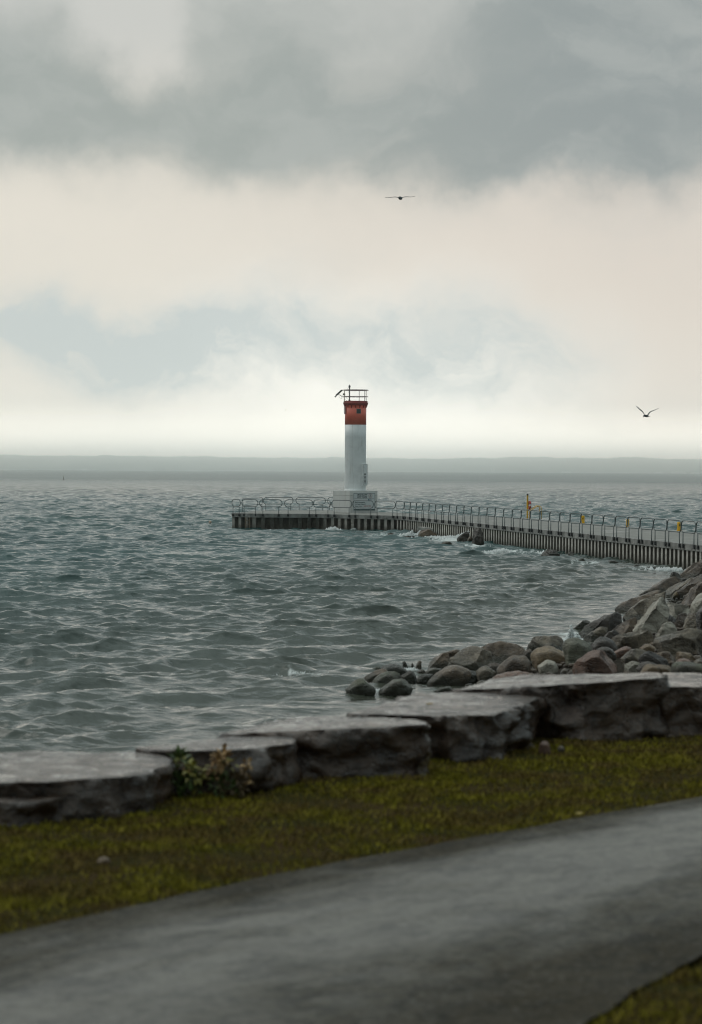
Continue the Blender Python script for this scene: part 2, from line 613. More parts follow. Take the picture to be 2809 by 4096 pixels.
def build_grass():
    # blades over the plateau between path and stone wall, and the verge on the near side of the path
    A = np.array([(p.x, p.y) for p in resample(PATH_A, 300)])
    B = np.array([(p.x, p.y) for p in resample(PATH_B, 300)])
    N = 330000
    X = rng.uniform(-6.5, 8.5, N); Y = rng.uniform(13.5, 38, N)
    keepf = np.abs(X) < 0.15 * Y + 0.6
    X, Y = X[keepf], Y[keepf]
    dw = (X - WP[0]) * WN[0] + (Y - WP[1]) * WN[1]

    def side(Pn, X, Y):
        out = np.empty(len(X))
        for s in range(0, len(X), 4000):
            sl = slice(s, s + 4000)
            d = (X[sl, None] - Pn[None, :, 0]) ** 2 + (Y[sl, None] - Pn[None, :, 1]) ** 2
            k = np.clip(d.argmin(1), 0, len(Pn) - 2)
            T = Pn[k + 1] - Pn[k]
            T = T / np.hypot(T[:, 0], T[:, 1])[:, None]
            out[sl] = T[:, 0] * (Y[sl] - Pn[k, 1]) - T[:, 1] * (X[sl] - Pn[k, 0])
        return out
    sa = side(A, X, Y); sb = side(B, X, Y)
    jit = rng.normal(0, 0.05, len(X)) + np.array([mnoise.noise(Vector((x * 2.3, y * 2.3, 5))) + 0.5 * mnoise.noise(Vector((x * 7, y * 7, 5))) for x, y in zip(X, Y)]) * 0.10
    keep = ((sa + jit > 0.0) & (dw < 0.5)) | (sb - jit < 0.0)
    X, Y, sa, sb = X[keep], Y[keep], sa[keep], sb[keep]
    # patchy density
    dens = np.array([mnoise.fractal(Vector((x * 0.9, y * 0.9, 0)), 1.0, 2.0, 3) for x, y in zip(X, Y)])
    k2 = rng.random(len(X)) < np.clip(0.75 + dens * 1.2, 0.25, 1)
    X, Y, dens = X[k2], Y[k2], dens[k2]
    n = len(X)
    h = rng.uniform(0.006, 0.028, n) * (1 + 0.6 * np.clip(dens, -0.6, 1))
    h *= np.where(rng.random(n) < 0.012, 2.6, 1)
    a = rng.uniform(0, 2 * PI, n)
    wdt = rng.uniform(0.006, 0.013, n)
    lean = rng.normal(0, 1.1, (n, 2)) * h[:, None]
    Z = np.full(n, GZ - 0.025)
    und = 0.02 * np.sin(X * 1.7 + 0.6 * Y) * np.sin(Y * 1.3 - 0.4 * X)
    Z += und
    ca, sa_ = np.cos(a) * wdt, np.sin(a) * wdt
    V = np.empty((n, 3, 3))
    V[:, 0] = np.stack([X - ca, Y - sa_, Z], -1)
    V[:, 1] = np.stack([X + ca, Y + sa_, Z], -1)
    V[:, 2] = np.stack([X + lean[:, 0], Y + lean[:, 1], Z + h + 0.02], -1)
    me = np_mesh('grass', V.reshape(-1, 3), np.arange(3 * n).reshape(-1, 3))
    m, t, b = newmat('moss_grass')
    P = t.n('ShaderNodeNewGeometry').outputs['Position']
    flat = t.mapping(P, (1, 1, 0))
    n1 = t.noise(flat, 1.1, 5, 0.62, 0.5)
    n2 = t.noise(flat, 3.2, 4, 0.6)
    n3 = t.noise(P, 60, 2, 0.5)
    c = t.mix(t.ramp(n2, 0.3, 0.7), (0.125, 0.110, 0.012), (0.235, 0.20, 0.024))
    c = t.mix(t.m('MULTIPLY', t.ramp(n1, 0.44, 0.60), 0.85), c, (0.125, 0.082, 0.030))
    c = t.mix(t.m('MULTIPLY', t.ramp(n3, 0.55, 0.75), 0.5), c, (0.12, 0.09, 0.02))
    t.l(c, b.inputs['Base Color'])
    b.inputs['Roughness'].default_value = 0.9
    b.inputs['Specular IOR Level'].default_value = 0.05
    tag(link('grass', me, m), kind='stuff')


build_grass()

# ------------------------------------------------------------------ water
WAVES = []
_r = random.Random(11)
NW = 96
for i in range(NW):
    lam = 0.26 * (4.6 / 0.26) ** (i / (NW - 1.0)) * _r.uniform(0.93, 1.07)
    k = 2 * PI / lam
    spread = 0.58 if lam > 1.2 else 0.72
    th = -PI / 2 + 0.28 + _r.gauss(0, spread)
    steep = 0.050 if lam < 2.0 else 0.050 * (2.0 / lam) ** 0.7
    if lam < 0.5:
        steep *= 0.75
    WAVES.append((k * math.cos(th), k * math.sin(th), steep / k, _r.uniform(0, 2 * PI), k, lam))


def wave_field(X, Y, cut):
    """cut: smallest wavelength (per point) kept"""
    dx = np.zeros_like(X); dy = np.zeros_like(X); dz = np.zeros_like(X)
    # gust patches modulate the short sea
    g = (0.97 + 0.13 * np.sin(X * 0.11 + 1.3 + 0.9 * np.sin(Y * 0.05)) * np.sin(Y * 0.07 + 0.4 + 0.8 * np.sin(X * 0.06))
         + 0.13 * np.sin(X * 0.43 + 0.21 * Y + 1.1 * np.sin(Y * 0.13)) * np.sin(Y * 0.19 - 0.15 * X + 2.0)
         + 0.10 * np.sin(X * 1.07 - 0.33 * Y + 0.7) * np.sin(Y * 0.41 + 0.37 * X))
    near = 1.0 + 0.15 * np.clip((95 - np.hypot(X, Y)) / 40, 0, 1)
    for kx, ky, A, ph, k, lam in WAVES:
        wgt = np.clip((lam / cut - 1.0), 0, 1) * A
        wgt = wgt * g * (near if lam > 1.2 else 1.0)
        p = kx * X + ky * Y + ph
        s = np.sin(p); c = np.cos(p)
        dz += wgt * s
        dx += (0.95 if lam > 1.0 else 0.6) * wgt * c * kx / k
        dy += (0.95 if lam > 1.0 else 0.6) * wgt * c * ky / k
    return dx, dy, dz


def px_w(px, py):
    p = at_z(px, py, 0.0)
    return (p.x, p.y)


def build_water():
    th = np.concatenate([np.radians(np.linspace(-75, -13, 60, endpoint=False)), np.radians(np.linspace(-13, 13, 760)),
                         np.radians(np.linspace(13, 75, 61)[1:])])
    r = [36.0]
    while r[-1] < 21500:
        d = r[-1]
        if d < 95:
            st = 0.085
        elif d < 360:
            st = 0.085 + (d - 95) * 0.0011
        else:
            st = 0.38 * (d / 360.0) ** 1.75
        r.append(d + st)
    r = np.array(r)
    R, T = np.meshgrid(r, th, indexing='ij')
    X = R * np.sin(T); Y = R * np.cos(T)
    row = np.gradient(r)[:, None]
    colw = R * np.gradient(th)[None, :]
    cut = 1.6 * np.maximum(row, colw)
    fade = np.clip(1 - (R - 2500) / 4000, 0.15, 1)
    drop = -np.maximum(0, R - 8000) * 0.0009          # the lake falls away beyond the horizon
    dx, dy, dz = wave_field(X, Y, cut)
    sd_ = shore_dist(X, Y)
    shoal = np.clip(1.0 + (sd_ + 0.0) * 0.0, 0, 1) * np.where(sd_ > -6, np.clip(0.30 + 0.70 * (-sd_) / 4.5, 0.30, 1), 1)
    dx, dy, dz = dx * shoal * fade, dy * shoal * fade, dz * shoal * fade
    foam = np.zeros_like(X)
    # breaking crest off the boulder spit
    def ridge(cx0, cx1, yc, h, w, slant, fo):
        nonlocal dz, foam
        u = (X - cx0) / (cx1 - cx0)
        e = np.clip(np.minimum(u, 1 - u) * 4, 0, 1)
        yy = yc + slant * (X - cx0) + 0.25 * np.sin(X * 2.3) + 0.12 * np.sin(X * 5.1 + 1)
        q = (Y - yy) / np.where(Y < yy, w * 0.55, w * 1.5)
        prof = np.exp(-q * q) * e * ((u > 0) & (u < 1))
        dz = dz + h * prof * (0.75 + 0.25 * np.sin(X * 3.7 + 0.5))
        if fo > 0:
            ff = np.exp(-((Y - yy + 0.15) / (w * 0.75)) ** 2) * ((u > 0) & (u < 1)) * np.clip(np.minimum(u, 1 - u) * 5, 0, 1)
            foam = np.maximum(foam, fo * ff)
    ridge(-2.7, 0.9, 65.2, 0.20, 0.6, 0.10, 0.45)
    ridge(-1.7, -0.5, 64.9, 0.05, 0.4, 0.10, 0.65)
    ridge(-7.4, -4.0, 66.3, 0.15, 0.6, 0.02, 0.3)
    ridge(-9.3, -5.5, 55.0, 0.16, 0.7, 0.05, 0.0)
    ridge(-3.4, 0.8, 51.5, 0.14, 0.7, 0.12, 0.0)
    ridge(-20.3, -15.8, 209.0, 0.42, 2.0, 0.0, 0.12)
    # foam against the sheet piling and rocks
    for fx, fy, rx, ry, a in FOAM:
        e = np.exp(-(((X - fx) / rx) ** 2 + ((Y - fy) / ry) ** 2))
        foam = np.maximum(foam, a * e)
    hp = np.clip(dz, 0, 1)
    foam = np.clip(foam, 0, 1)
    V = np.stack([X + dx, Y + dy, dz + drop], -1).reshape(-1, 3)
    me = np_mesh('water', V, grid_quads(len(r), len(th)))
    at = me.attributes.new('foam', 'FLOAT', 'POINT')
    at.data.foreach_set('value', foam.astype(np.float32).ravel())
    sh = np.clip(1 + sd_ / 34.0, 0, 1)
    at = me.attributes.new('shallow', 'FLOAT', 'POINT')
    at.data.foreach_set('value', sh.astype(np.float32).ravel())

    unres = np.clip((np.log(cut) - np.log(0.9)) / (np.log(6.0) - np.log(0.9)), 0, 1)   # short sea finer than the mesh here
    at = me.attributes.new('unresolved', 'FLOAT', 'POINT')
    at.data.foreach_set('value', unres.astype(np.float32).ravel())

    m, t, b = newmat('lake_water')
    P = t.n('ShaderNodeNewGeometry').outputs['Position']
    fa = t.n('ShaderNodeAttribute', attribute_name='foam').outputs['Fac']
    sa = t.n('ShaderNodeAttribute', attribute_name='shallow').outputs['Fac']
    n1 = t.noise(t.mapping(P, (0.06, 0.025, 1)), 1.0, 4, 0.6)
    deep = t.mix(t.ramp(n1, 0.35, 0.65), (0.022, 0.056, 0.053), (0.034, 0.076, 0.070))
    c = t.mix(t.m('MULTIPLY', sa, 0.85), deep, (0.062, 0.060, 0.043))
    fn = t.noise(t.mapping(P, (1, 0.6, 1)), 2.2, 7, 0.72, 0.8)
    fmask = t.ramp(t.m('ADD', t.m('MULTIPLY', fa, 0.85), t.m('MULTIPLY', t.m('SUBTRACT', fn, 0.5), 1.5)), 0.42, 0.75)
    fmask = t.m('MULTIPLY', fmask, t.ramp(fa, 0.05, 0.3))
    c = t.mix(fmask, c, (0.62, 0.64, 0.62))
    t.l(c, b.inputs['Base Color'])
    b.inputs['IOR'].default_value = 1.333
    ur = t.n('ShaderNodeAttribute', attribute_name='unresolved').outputs['Fac']
    t.l(t.m('ADD', t.m('MULTIPLY_ADD', fmask, 0.6, 0.07), t.m('MULTIPLY', ur, 0.22)), b.inputs['Roughness'])
    bp = t.n('ShaderNodeBump')
    bp.inputs['Strength'].default_value = 1.0
    bp.inputs['Distance'].default_value = 0.045
    w1 = t.noise(t.mapping(P, (1.0, 1.7, 1), rot=(0, 0, 0.25)), 3.0, 3, 0.55, 0.4)
    w2 = t.noise(t.mapping(P, (1.0, 1.6, 1), rot=(0, 0, -0.4)), 0.9, 4, 0.55, 0.3)
    w3 = t.noise(t.mapping(P, (1.0, 0.5, 1), rot=(0, 0, 0.1)), 0.28, 4, 0.6, 0.3)
    t.l(t.m('ADD', t.m('ADD', t.m('MULTIPLY', w1, 0.6), t.m('MULTIPLY', w2, 1.6)), t.m('MULTIPLY', t.m('MULTIPLY', w3, ur), 31.0)), bp.inputs['Height'])
    t.l(bp.outputs[0], b.inputs['Normal'])
    tag(link('water', me, m, smooth=True), kind='structure')


def fo(px, py, rx, ry, a):
    x, y = px_w(px, py)
    return (x, y, rx, ry, a)


FOAM = [fo(1330, 2122, 0.9, 3.0, 0.9), fo(1430, 2120, 1.6, 3.0, 0.9), fo(1480, 2130, 1.5, 3.5, 0.7), fo(1100, 2122, 3.5, 2.0, 0.5),
        fo(1250, 2128, 2.5, 2.5, 0.4), fo(1560, 2146, 3.0, 5.0, 0.75), fo(1640, 2150, 2.5, 4.0, 0.8), fo(1700, 2152, 2.5, 4.0, 0.9),
        fo(1790, 2150, 1.8, 5.0, 1.0), fo(1820, 2165, 2.2, 5.0, 0.9), fo(1920, 2188, 1.6, 4.5, 0.9), fo(2010, 2212, 1.8, 4.5, 0.95),
        fo(2060, 2215, 1.6, 4.0, 0.7), fo(2190, 2217, 1.3, 3.0, 1.0), fo(2320, 2250, 1.4, 3.0, 0.9), fo(2380, 2266, 1.0, 2.5, 0.5),
        fo(2540, 2275, 2.0, 3.0, 0.75), fo(2660, 2280, 1.2, 3.0, 0.7), fo(2285, 2535, 0.7, 1.6, 1.0), fo(2290, 2560, 0.6, 1.2, 1.0),
        fo(1640, 2690, 0.3, 0.7, 0.9), fo(1500, 2768, 0.25, 0.6, 0.8), fo(1420, 2710, 0.5, 0.7, 0.6), fo(1700, 2735, 0.4, 0.5, 0.5), fo(1720, 2690, 0.35, 0.6, 0.8)]
build_water()

# ------------------------------------------------------------------ far shore
def build_hills():
    prof = [(-500, 1806), (0, 1817), (200, 1817), (450, 1819), (640, 1820), (700, 1822), (770, 1819), (830, 1824), (1000, 1826), (1150, 1827), (1400, 1826),
            (1500, 1831), (1600, 1830), (1750, 1832), (1900, 1829), (2000, 1828), (2100, 1826), (2230, 1824), (2280, 1830), (2370, 1825), (2480, 1831),
            (2600, 1826), (2700, 1831), (2809, 1833), (3300, 1840)]
    px = np.array([p[0] for p in prof], float); py = np.array([p[1] for p in prof], float)
    n = 1400
    xs = np.linspace(-500, 3300, n)
    tops = np.interp(xs, px, py)
    rows = []
    D0 = 20000.0
    nr = 26
    V = []
    for i in range(nr):
        f = i / (nr - 1)
        for k in range(n):
            xw = (xs[k] - 1404) / F * D0 * 1.0
            base = (HZ + (xs[k] - 1404) * ROLL - tops[k]) / F * D0 + EYE.z
            prof_f = math.sin(min(1.0, f * 1.35) * PI / 2) if f < 0.75 else 1 - 0.6 * ((f - 0.75) / 0.25) ** 2
            yw = D0 + f * 2200
            bump = mnoise.fractal(Vector((xw * 0.0045, yw * 0.0045, 0.5)), 0.9, 2.0, 4) * 9.0
            bump += abs(mnoise.noise(Vector((xw * 0.02, yw * 0.012, 2.5)))) * 9.0
            V.append((xw, yw, -12 + (base + 8) * prof_f + bump * (0.25 + 0.75 * min(1, f * 3)) * (f > 0)))
    me = np_mesh('hills', np.array(V), grid_quads(nr, n))
    m = simple('far_forest', (0.035, 0.06, 0.03), 0.9, 0.4, 0.02, 0)
    tag(link('hills', me, m, smooth=True), kind='structure')


build_hills()
m_farwhite = simple('far_white_wall', (0.8, 0.79, 0.75), 0.7, 0.05, 0.05, 0)
m_farroof = simple('far_pale_roof', (0.55, 0.54, 0.52), 0.7, 0.1, 0.05, 0)


def far_building(x0, x1, ytop, label):
    D = 19900.0
    a = at_depth(x0, ytop, D); b = at_depth(x1, ytop, D)
    cx = (a.x + b.x) / 2; w = (b.x - a.x)
    h = max(6.0, (a.z + b.z) / 2 + 10)
    o = thing('warehouse', (cx, D, -10), label, 'building', 'white buildings on the far shore')
    bm = bmesh.new(); box(bm, -w / 2, w / 2, 0, w * 0.4, -1, h * 0.9); fin('wall', bm, m_farwhite, o)
    bm = bmesh.new()
    vs = [bm.verts.new(p) for p in ((-w / 2 - .4, -.5, h * .9 + .02), (w / 2 + .4, -.5, h * .9 + .02), (w / 2 + .4, w * .4 + .5, h * .9 + .02), (-w / 2 - .4, w * .4 + .5, h * .9 + .02),
                                    (-w / 2 - .4, w * .2, h * 1.05), (w / 2 + .4, w * .2, h * 1.05))]
    for f in ((0, 1, 5, 4), (2, 3, 4, 5), (0, 4, 3), (1, 2, 5), (0, 3, 2, 1)):
        bm.faces.new([vs[i] for i in f])
    fin('roof', bm, m_farroof, o)


far_building(2247, 2285, 1886, 'long low white building on the far shore, the larger of the two bright ones')
far_building(2619, 2652, 1888, 'short white building on the far shore between two longer white blurs')
far_building(2690, 2745, 1886, 'pale stretched building on the far shore beside the short white one')
far_building(2768, 2830, 1889, 'faint pale building on the far shore at the very edge of the view')
far_building(328, 348, 1875, 'small white building at the waterline of the far shore, well away from the lighthouse')
m_fartower = simple('far_mast', (0.75, 0.74, 0.7), 0.6, 0.05, 0.05, 0)
for px, py, lab in ((1966, 1871, 'thin white mast on the far shore, shorter one of the pair'), (1976, 1869, 'thin white mast on the far shore, taller one of the pair'),
                    (205, 1864, 'lone thin white mast on the far shore above the spar buoy')):
    a = at_depth(px, py, 19850)
    bm = bmesh.new(); lathe(bm, [(2.6, -10), (1.9, a.z * 0.6), (2.2, a.z * 0.62), (1.0, a.z)], 10, a.x, 19850)
    tag(fin('mast', bm, m_fartower), lab, 'mast', 'masts on the far shore')

# ------------------------------------------------------------------ pier
DZ = 1.32
m_conc = simple('pier_concrete', (0.24, 0.235, 0.22), 0.55, 0.25, 1.2, 0.3, 14, dirt=(0.08, 0.075, 0.06), dirt_amt=0.55, dirt_scale=0.6)
m_beam = simple('beam_concrete', (0.27, 0.262, 0.245), 0.8, 0.3, 1.6, 0.4, 10, dirt=(0.07, 0.065, 0.055), dirt_amt=0.75, dirt_scale=1.1)


def deckmat():
    m, t, b = newmat('wet_deck')
    P = t.n('ShaderNodeNewGeometry').outputs['Position']
    rt = t.mapping(P, (1, 1, 1), rot=(0, 0, 0.165))
    pud = t.ramp(t.noise(t.mapping(rt, (0.55, 0.10, 1)), 1.0, 4, 0.5, 0.6), 0.60, 0.70)
    c = t.mix(t.ramp(t.noise(P, 0.7, 5, 0.65), 0.3, 0.7), (0.13, 0.125, 0.11), (0.22, 0.21, 0.185))
    c = t.mix(t.m('MULTIPLY', pud, 0.6), c, (0.06, 0.058, 0.05))
    t.l(c, b.inputs['Base Color'])
    t.l(t.m('MULTIPLY_ADD', pud, -0.28, 0.62), b.inputs['Roughness'])
    return m


def pilemat():
    m, t, b = newmat('sheet_pile_steel')
    P = t.n('ShaderNodeNewGeometry').outputs['Position']
    px_, py_, pz = t.sep(P)
    n1 = t.noise(t.mapping(P, (1.2, 1.2, 0.35)), 1.6, 6, 0.7)
    n2 = t.noise(P, 3.5, 6, 0.7)
    c = t.mix(t.ramp(n1, 0.3, 0.7), (0.46, 0.435, 0.39), (0.62, 0.59, 0.53))
    c = t.mix(t.ramp(n2, 0.5, 0.72), c, (0.11, 0.08, 0.055))
    # algae and rust climbing from the waterline, and the overgrown stretch of the pier head
    wet = t.ramp(t.m('ADD', pz, t.m('MULTIPLY', t.m('SUBTRACT', n2, 0.5), 1.1)), 0.55, -0.05)
    c = t.mix(t.m('MULTIPLY', wet, 0.85), c, (0.035, 0.032, 0.022))
    head = t.m('MULTIPLY', t.ramp(px_, -8.4, -7.0), t.ramp(px_, -1.2, -3.2))
    c = t.mix(t.m('MULTIPLY', head, t.ramp(n2, 0.2, 0.5)), c, (0.03, 0.034, 0.026))
    head2 = t.ramp(px_, 5.0, 2.0)
    c = t.mix(t.m('MULTIPLY', head2, 0.45), c, (0.09, 0.075, 0.058))
    t.l(c, b.inputs['Base Color'])
    b.inputs['Roughness'].default_value = 0.75
    bp = t.n('ShaderNodeBump'); bp.inputs['Strength'].default_value = 0.6; bp.inputs['Distance'].default_value = 0.03
    t.l(n2, bp.inputs['Height']); t.l(bp.outputs[0], b.inputs['Normal'])
    return m


m_deck = deckmat()
m_pile = pilemat()
m_pileshade = simple('sheet_pile_shade', (0.105, 0.092, 0.073), 0.9, 0.4, 2.0, 0.3)  # same steel, darkened for webs and recesses: their shade is painted in
near_px = [(929, 2052), (1000, 2053.5), (1130, 2054.5), (1250, 2055), (1339, 2056.5), (1585, 2062), (1622, 2064)]
NEAR = [at_z(x, y, DZ) for x, y in near_px]
N5 = at_z(2809, 2180, DZ)
mdir = (N5 - NEAR[-1]).normalized()
NEAR_MAIN0 = NEAR[-1]
NEAR.append(N5)
NEAR.append(N5 + mdir * 32)
far_px = [(1045, 2042.0), (1180, 2040.5), (1320, 2041.5), (1480, 2046), (1550, 2049.5)]
FAR = [at_z(x, y, DZ) for x, y in far_px]
f1 = at_z(2099, 2072, DZ); f2 = at_z(2809, 2131, DZ)
FAR += [f1, f2]
FAR.append(f2 + (f2 - f1).normalized() * 55)


def norm2(d):
    return Vector((d.y, -d.x, 0)).normalized()


def offset_line(pts, o):
    out = []
    for i, p in enumerate(pts):
        a = pts[max(i - 1, 0)]; b = pts[min(i + 1, len(pts) - 1)]
        out.append(p + norm2(b - a) * o)
    return out


pier = thing('pier', (NEAR_MAIN0.x, NEAR_MAIN0.y + 6, 0), 'long concrete pier with corrugated sheet pile sides running out to the lighthouse', 'pier')
pier_inv = Matrix.Translation(-Vector(pier.location))


def pfin(name, bm, mat, parent=None, smooth=False):
    o = fin(name, bm, mat, None, smooth)
    par = parent or pier
    o.parent = par
    o.matrix_parent_inverse = Matrix.Translation(-Vector(pier.location))
    return o


LOOP = NEAR + FAR[::-1]          # closed outline, near edge first
ring_in = offset_line(NEAR, -0.40) + offset_line(FAR, 0.40)[::-1]
bm = bmesh.new()
a = [bm.verts.new((p.x, p.y, DZ - 0.012)) for p in ring_in]
bm.faces.new(a)
r_ = bmesh.ops.extrude_face_region(bm, geom=bm.faces[:])
for v in [g for g in r_['geom'] if isinstance(g, bmesh.types.BMVert)]:
    v.co.z = DZ - 0.6
pfin('deck', bm, m_deck)


def edge_beam(pts, o0, o1, name):
    bm = bmesh.new()
    A = offset_line(pts, o0); B = offset_line(pts, o1)
    rows = []
    for p, q in zip(A, B):
        rows.append([bm.verts.new((p.x, p.y, DZ - 0.34)), bm.verts.new((p.x, p.y, DZ - 0.02)), bm.verts.new((p.x * .93 + q.x * .07, p.y * .93 + q.y * .07, DZ)),
                     bm.verts.new((q.x, q.y, DZ)), bm.verts.new((q.x, q.y, DZ - 0.34))])
    for i in range(len(rows) - 1):
        for k in range(5):
            bm.faces.new((rows[i][k], rows[i][(k + 1) % 5], rows[i + 1][(k + 1) % 5], rows[i + 1][k]))
    bm.faces.new(rows[0]); bm.faces.new(rows[-1])
    pfin(name, bm, m_beam)


head_end = [FAR[0], NEAR[0]]
edge_beam(NEAR, 0.06, -0.40, 'edge_beam')
edge_beam(FAR[::-1], 0.06, -0.40, 'edge_beam')
edge_beam([FAR[0] + (NEAR[0] - FAR[0]).normalized() * 0.1, NEAR[0] - (NEAR[0] - FAR[0]).normalized() * 0.1], 0.063, -0.40, 'edge_beam')


def sheet_pile(pts, name, pitch=0.78, depth=0.26, z0=-1.2, z1=DZ - 0.337):
    L = [0.0]
    for i in range(1, len(pts)):
        L.append(L[-1] + (pts[i] - pts[i - 1]).length)

    def pos(s, o):
        i = 0
        while i < len(L) - 2 and L[i + 1] < s:
            i += 1
        f = (s - L[i]) / (L[i + 1] - L[i])
        p = pts[i].lerp(pts[i + 1], f)
        return p + norm2(pts[i + 1] - pts[i]) * o
    bm = bmesh.new()
    prof = [(0.0, 0), (0.31, 0), (0.38, -depth), (0.71, -depth)]
    cols = []
    s0 = 0.0
    kinds = []
    while s0 < L[-1] - pitch:
        for j, (ds, o) in enumerate(prof):
            p = pos(s0 + ds, o)
            cols.append([bm.verts.new((p.x, p.y, z)) for z in (z0, 0.1, z1)])
            kinds.append(j)
        s0 += pitch
    for i in range(len(cols) - 1):
        for k in range(2):
            f = bm.faces.new((cols[i][k], cols[i + 1][k], cols[i + 1][k + 1], cols[i][k + 1]))
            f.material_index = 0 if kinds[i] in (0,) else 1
    pfin(name, bm, [m_pile, m_pileshade])


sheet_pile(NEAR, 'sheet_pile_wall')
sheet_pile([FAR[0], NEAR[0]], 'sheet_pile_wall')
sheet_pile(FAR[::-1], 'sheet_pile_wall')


def near_at_px(px, line=None):
    """point on the pier edge polyline seen at photo column px"""
    line = line or NEAR
    for i in range(len(line) - 1):
        a, b = line[i], line[i + 1]
        pa = project(a)[0]; pb = project(b)[0]
        if (pa - px) * (pb - px) <= 0 and abs(pa - pb) > 1e-6:
            lo, hi = 0.0, 1.0
            for _ in range(40):
                mid = (lo + hi) / 2
                pm = project(a.lerp(b, mid))[0]
                if (pm - px) * (pa - px) > 0:
                    lo = mid
                else:
                    hi = mid
            return a.lerp(b, lo), (b - a).normalized()
    return line[0], (line[1] - line[0]).normalized()


def project(p):
    v = Vector(p) - EYE
    d = v.dot(_fw)
    return (W / 2 + F * v.dot(RT) / d, H / 2 - F * v.dot(UP) / d)


# steel ladder on the pier head wall
m_rustwood = simple('ladder_wood', (0.20, 0.15, 0.10), 0.8, 0.3, 4, 0.3)
p, d = near_at_px(996)
nrm = norm2(d)
bm = bmesh.new()
for sgn in (-1, 1):
    for s in (p + d * sgn * 0.24,):
        tube(bm, [s + nrm * 0.16 + Vector((0, 0, -1.4 - 0.6)), s + nrm * 0.16 + Vector((0, 0, -0.36))], 0.055, 6)
for zz in np.arange(-1.9, -0.4, 0.33):
    tube(bm, [p - d * 0.24 + nrm * 0.16 + Vector((0, 0, zz)), p + d * 0.24 + nrm * 0.16 + Vector((0, 0, zz))], 0.026, 6)
pfin('ladder', bm, m_rustwood)

# ------------------------------------------------------------------ railings
m_galv = simple('galvanised_tube', (0.085, 0.105, 0.105), 0.42, 0.25, 2.5, 0.0)
m_black = simple('bracket_black', (0.025, 0.025, 0.025), 0.6, 0.2, 5, 0)
RH, SH = 1.17, 0.60             # top of rail above deck, stadium height


def rail_meshes(L):
    r = 0.030
    zc = RH - SH / 2
    rr = SH / 2
    hl = L / 2 - 0.03
    pts = []
    ex = min(rr, hl * 0.6)       # rounded ends
    for k in range(13):
        a = -PI / 2 + PI * k / 12
        pts.append(Vector((hl - ex + ex * math.cos(a), 0, zc + rr * math.sin(a))))
    for k in range(13):
        a = PI / 2 + PI * k / 12
        pts.append(Vector((-hl + ex + ex * math.cos(a), 0, zc + rr * math.sin(a))))
    bm = bmesh.new(); tube(bm, pts, r, 8, closed=True)
    loop = bpy.data.meshes.new('rail_loop'); bmesh.ops.recalc_face_normals(bm, faces=bm.faces[:]); bm.to_mesh(loop); bm.free()
    loop.materials.append(m_galv)
    loop.polygons.foreach_set('use_smooth', [True] * len(loop.polygons))
    bm = bmesh.new(); tube(bm, [(0, 0, -0.22), (0, 0, RH - SH)], 0.027, 8)
    post = bpy.data.meshes.new('post'); bm.to_mesh(post); bm.free(); post.materials.append(m_galv)
    post.polygons.foreach_set('use_smooth', [True] * len(post.polygons))
    bm = bmesh.new(); box(bm, -0.085, 0.085, -0.045, 0.055, -0.24, -0.03); bevel_all(bm, 0.012, 1)
    pl = bpy.data.meshes.new('base_plate'); bm.to_mesh(pl); bm.free(); pl.materials.append(m_black)
    return loop, post, pl


def place_panel(a, b, label, group, meshes=None, out=0.12):
    L = (b - a).length
    d = (b - a).normalized()
    c = (a + b) / 2 + norm2(d) * out
    ms = meshes or rail_meshes(L)
    o = thing('railing_panel', (c.x, c.y, DZ), label, 'railing', group, math.atan2(d.y, d.x))

    def part(name, me, loc):
        q = bpy.data.objects.new(name, me)
        COL.objects.link(q)
        q.parent = o
        q.location = loc
    part('rail_loop', ms[0], (0, 0, 0))
    px = L / 2 - min(0.33, L * 0.16)
    for s in (-1, 1):
        part('post', ms[1], (s * px, 0, 0))
        part('base_plate', ms[2], (s * px, 0, 0))


ORD = ['', 'first', 'second', 'third', 'fourth', 'fifth', 'sixth', 'seventh', 'eighth', 'ninth', 'tenth', 'eleventh', 'twelfth', 'thirteenth', 'fourteenth']
G1 = 'railing panels along the near edge of the pier head'
front = [(931, 967), (969, 1036), (1038, 1131), (1137, 1253), (1256, 1327), (1330, 1412), (1414, 1499), (1502, 1587)]
flab = ['railing panel at the outermost corner of the pier head', 'short railing panel second from the outer corner, above the sheet pile ladder',
        'railing panel third from the outer corner of the pier head', 'longest railing panel on the dark overgrown front of the pier head',
        'narrow railing panel just before the white lighthouse plinth', 'railing panel in front of the blank white side of the plinth',
        'railing panel in front of the dead slow sign', 'railing panel just past the sign, over open water']
for (x0, x1), lb in zip(front, flab):
    a, _ = near_at_px(x0); b, _ = near_at_px(x1)
    place_panel(a, b, lb, G1)
G2 = 'railing panels along the seaward edge of the pier head'
back = [(1052, 1055.5), (1057, 1177), (1182, 1303), (1306, 1386)]
a = near_at_px(968)[0]
FARX = FAR[:5]
for i, (x0, x1) in enumerate(back):
    if i == 0:
        e0 = FAR[0].lerp(NEAR[0], 0.72); e1 = FAR[0]
        place_panel(e0, e1, 'railing panel closing the outer end of the pier head', G2, out=-0.12 * -1)
        continue
    a, _ = near_at_px(x0, FARX); b, _ = near_at_px(x1, FARX)
    place_panel(b, a, ['', 'seaward railing panel farthest from the lighthouse, seen behind the front rail', 'seaward railing panel nearer the lighthouse, seen behind the front rail',
                       'seaward railing panel half hidden behind the white plinth'][i], G2)
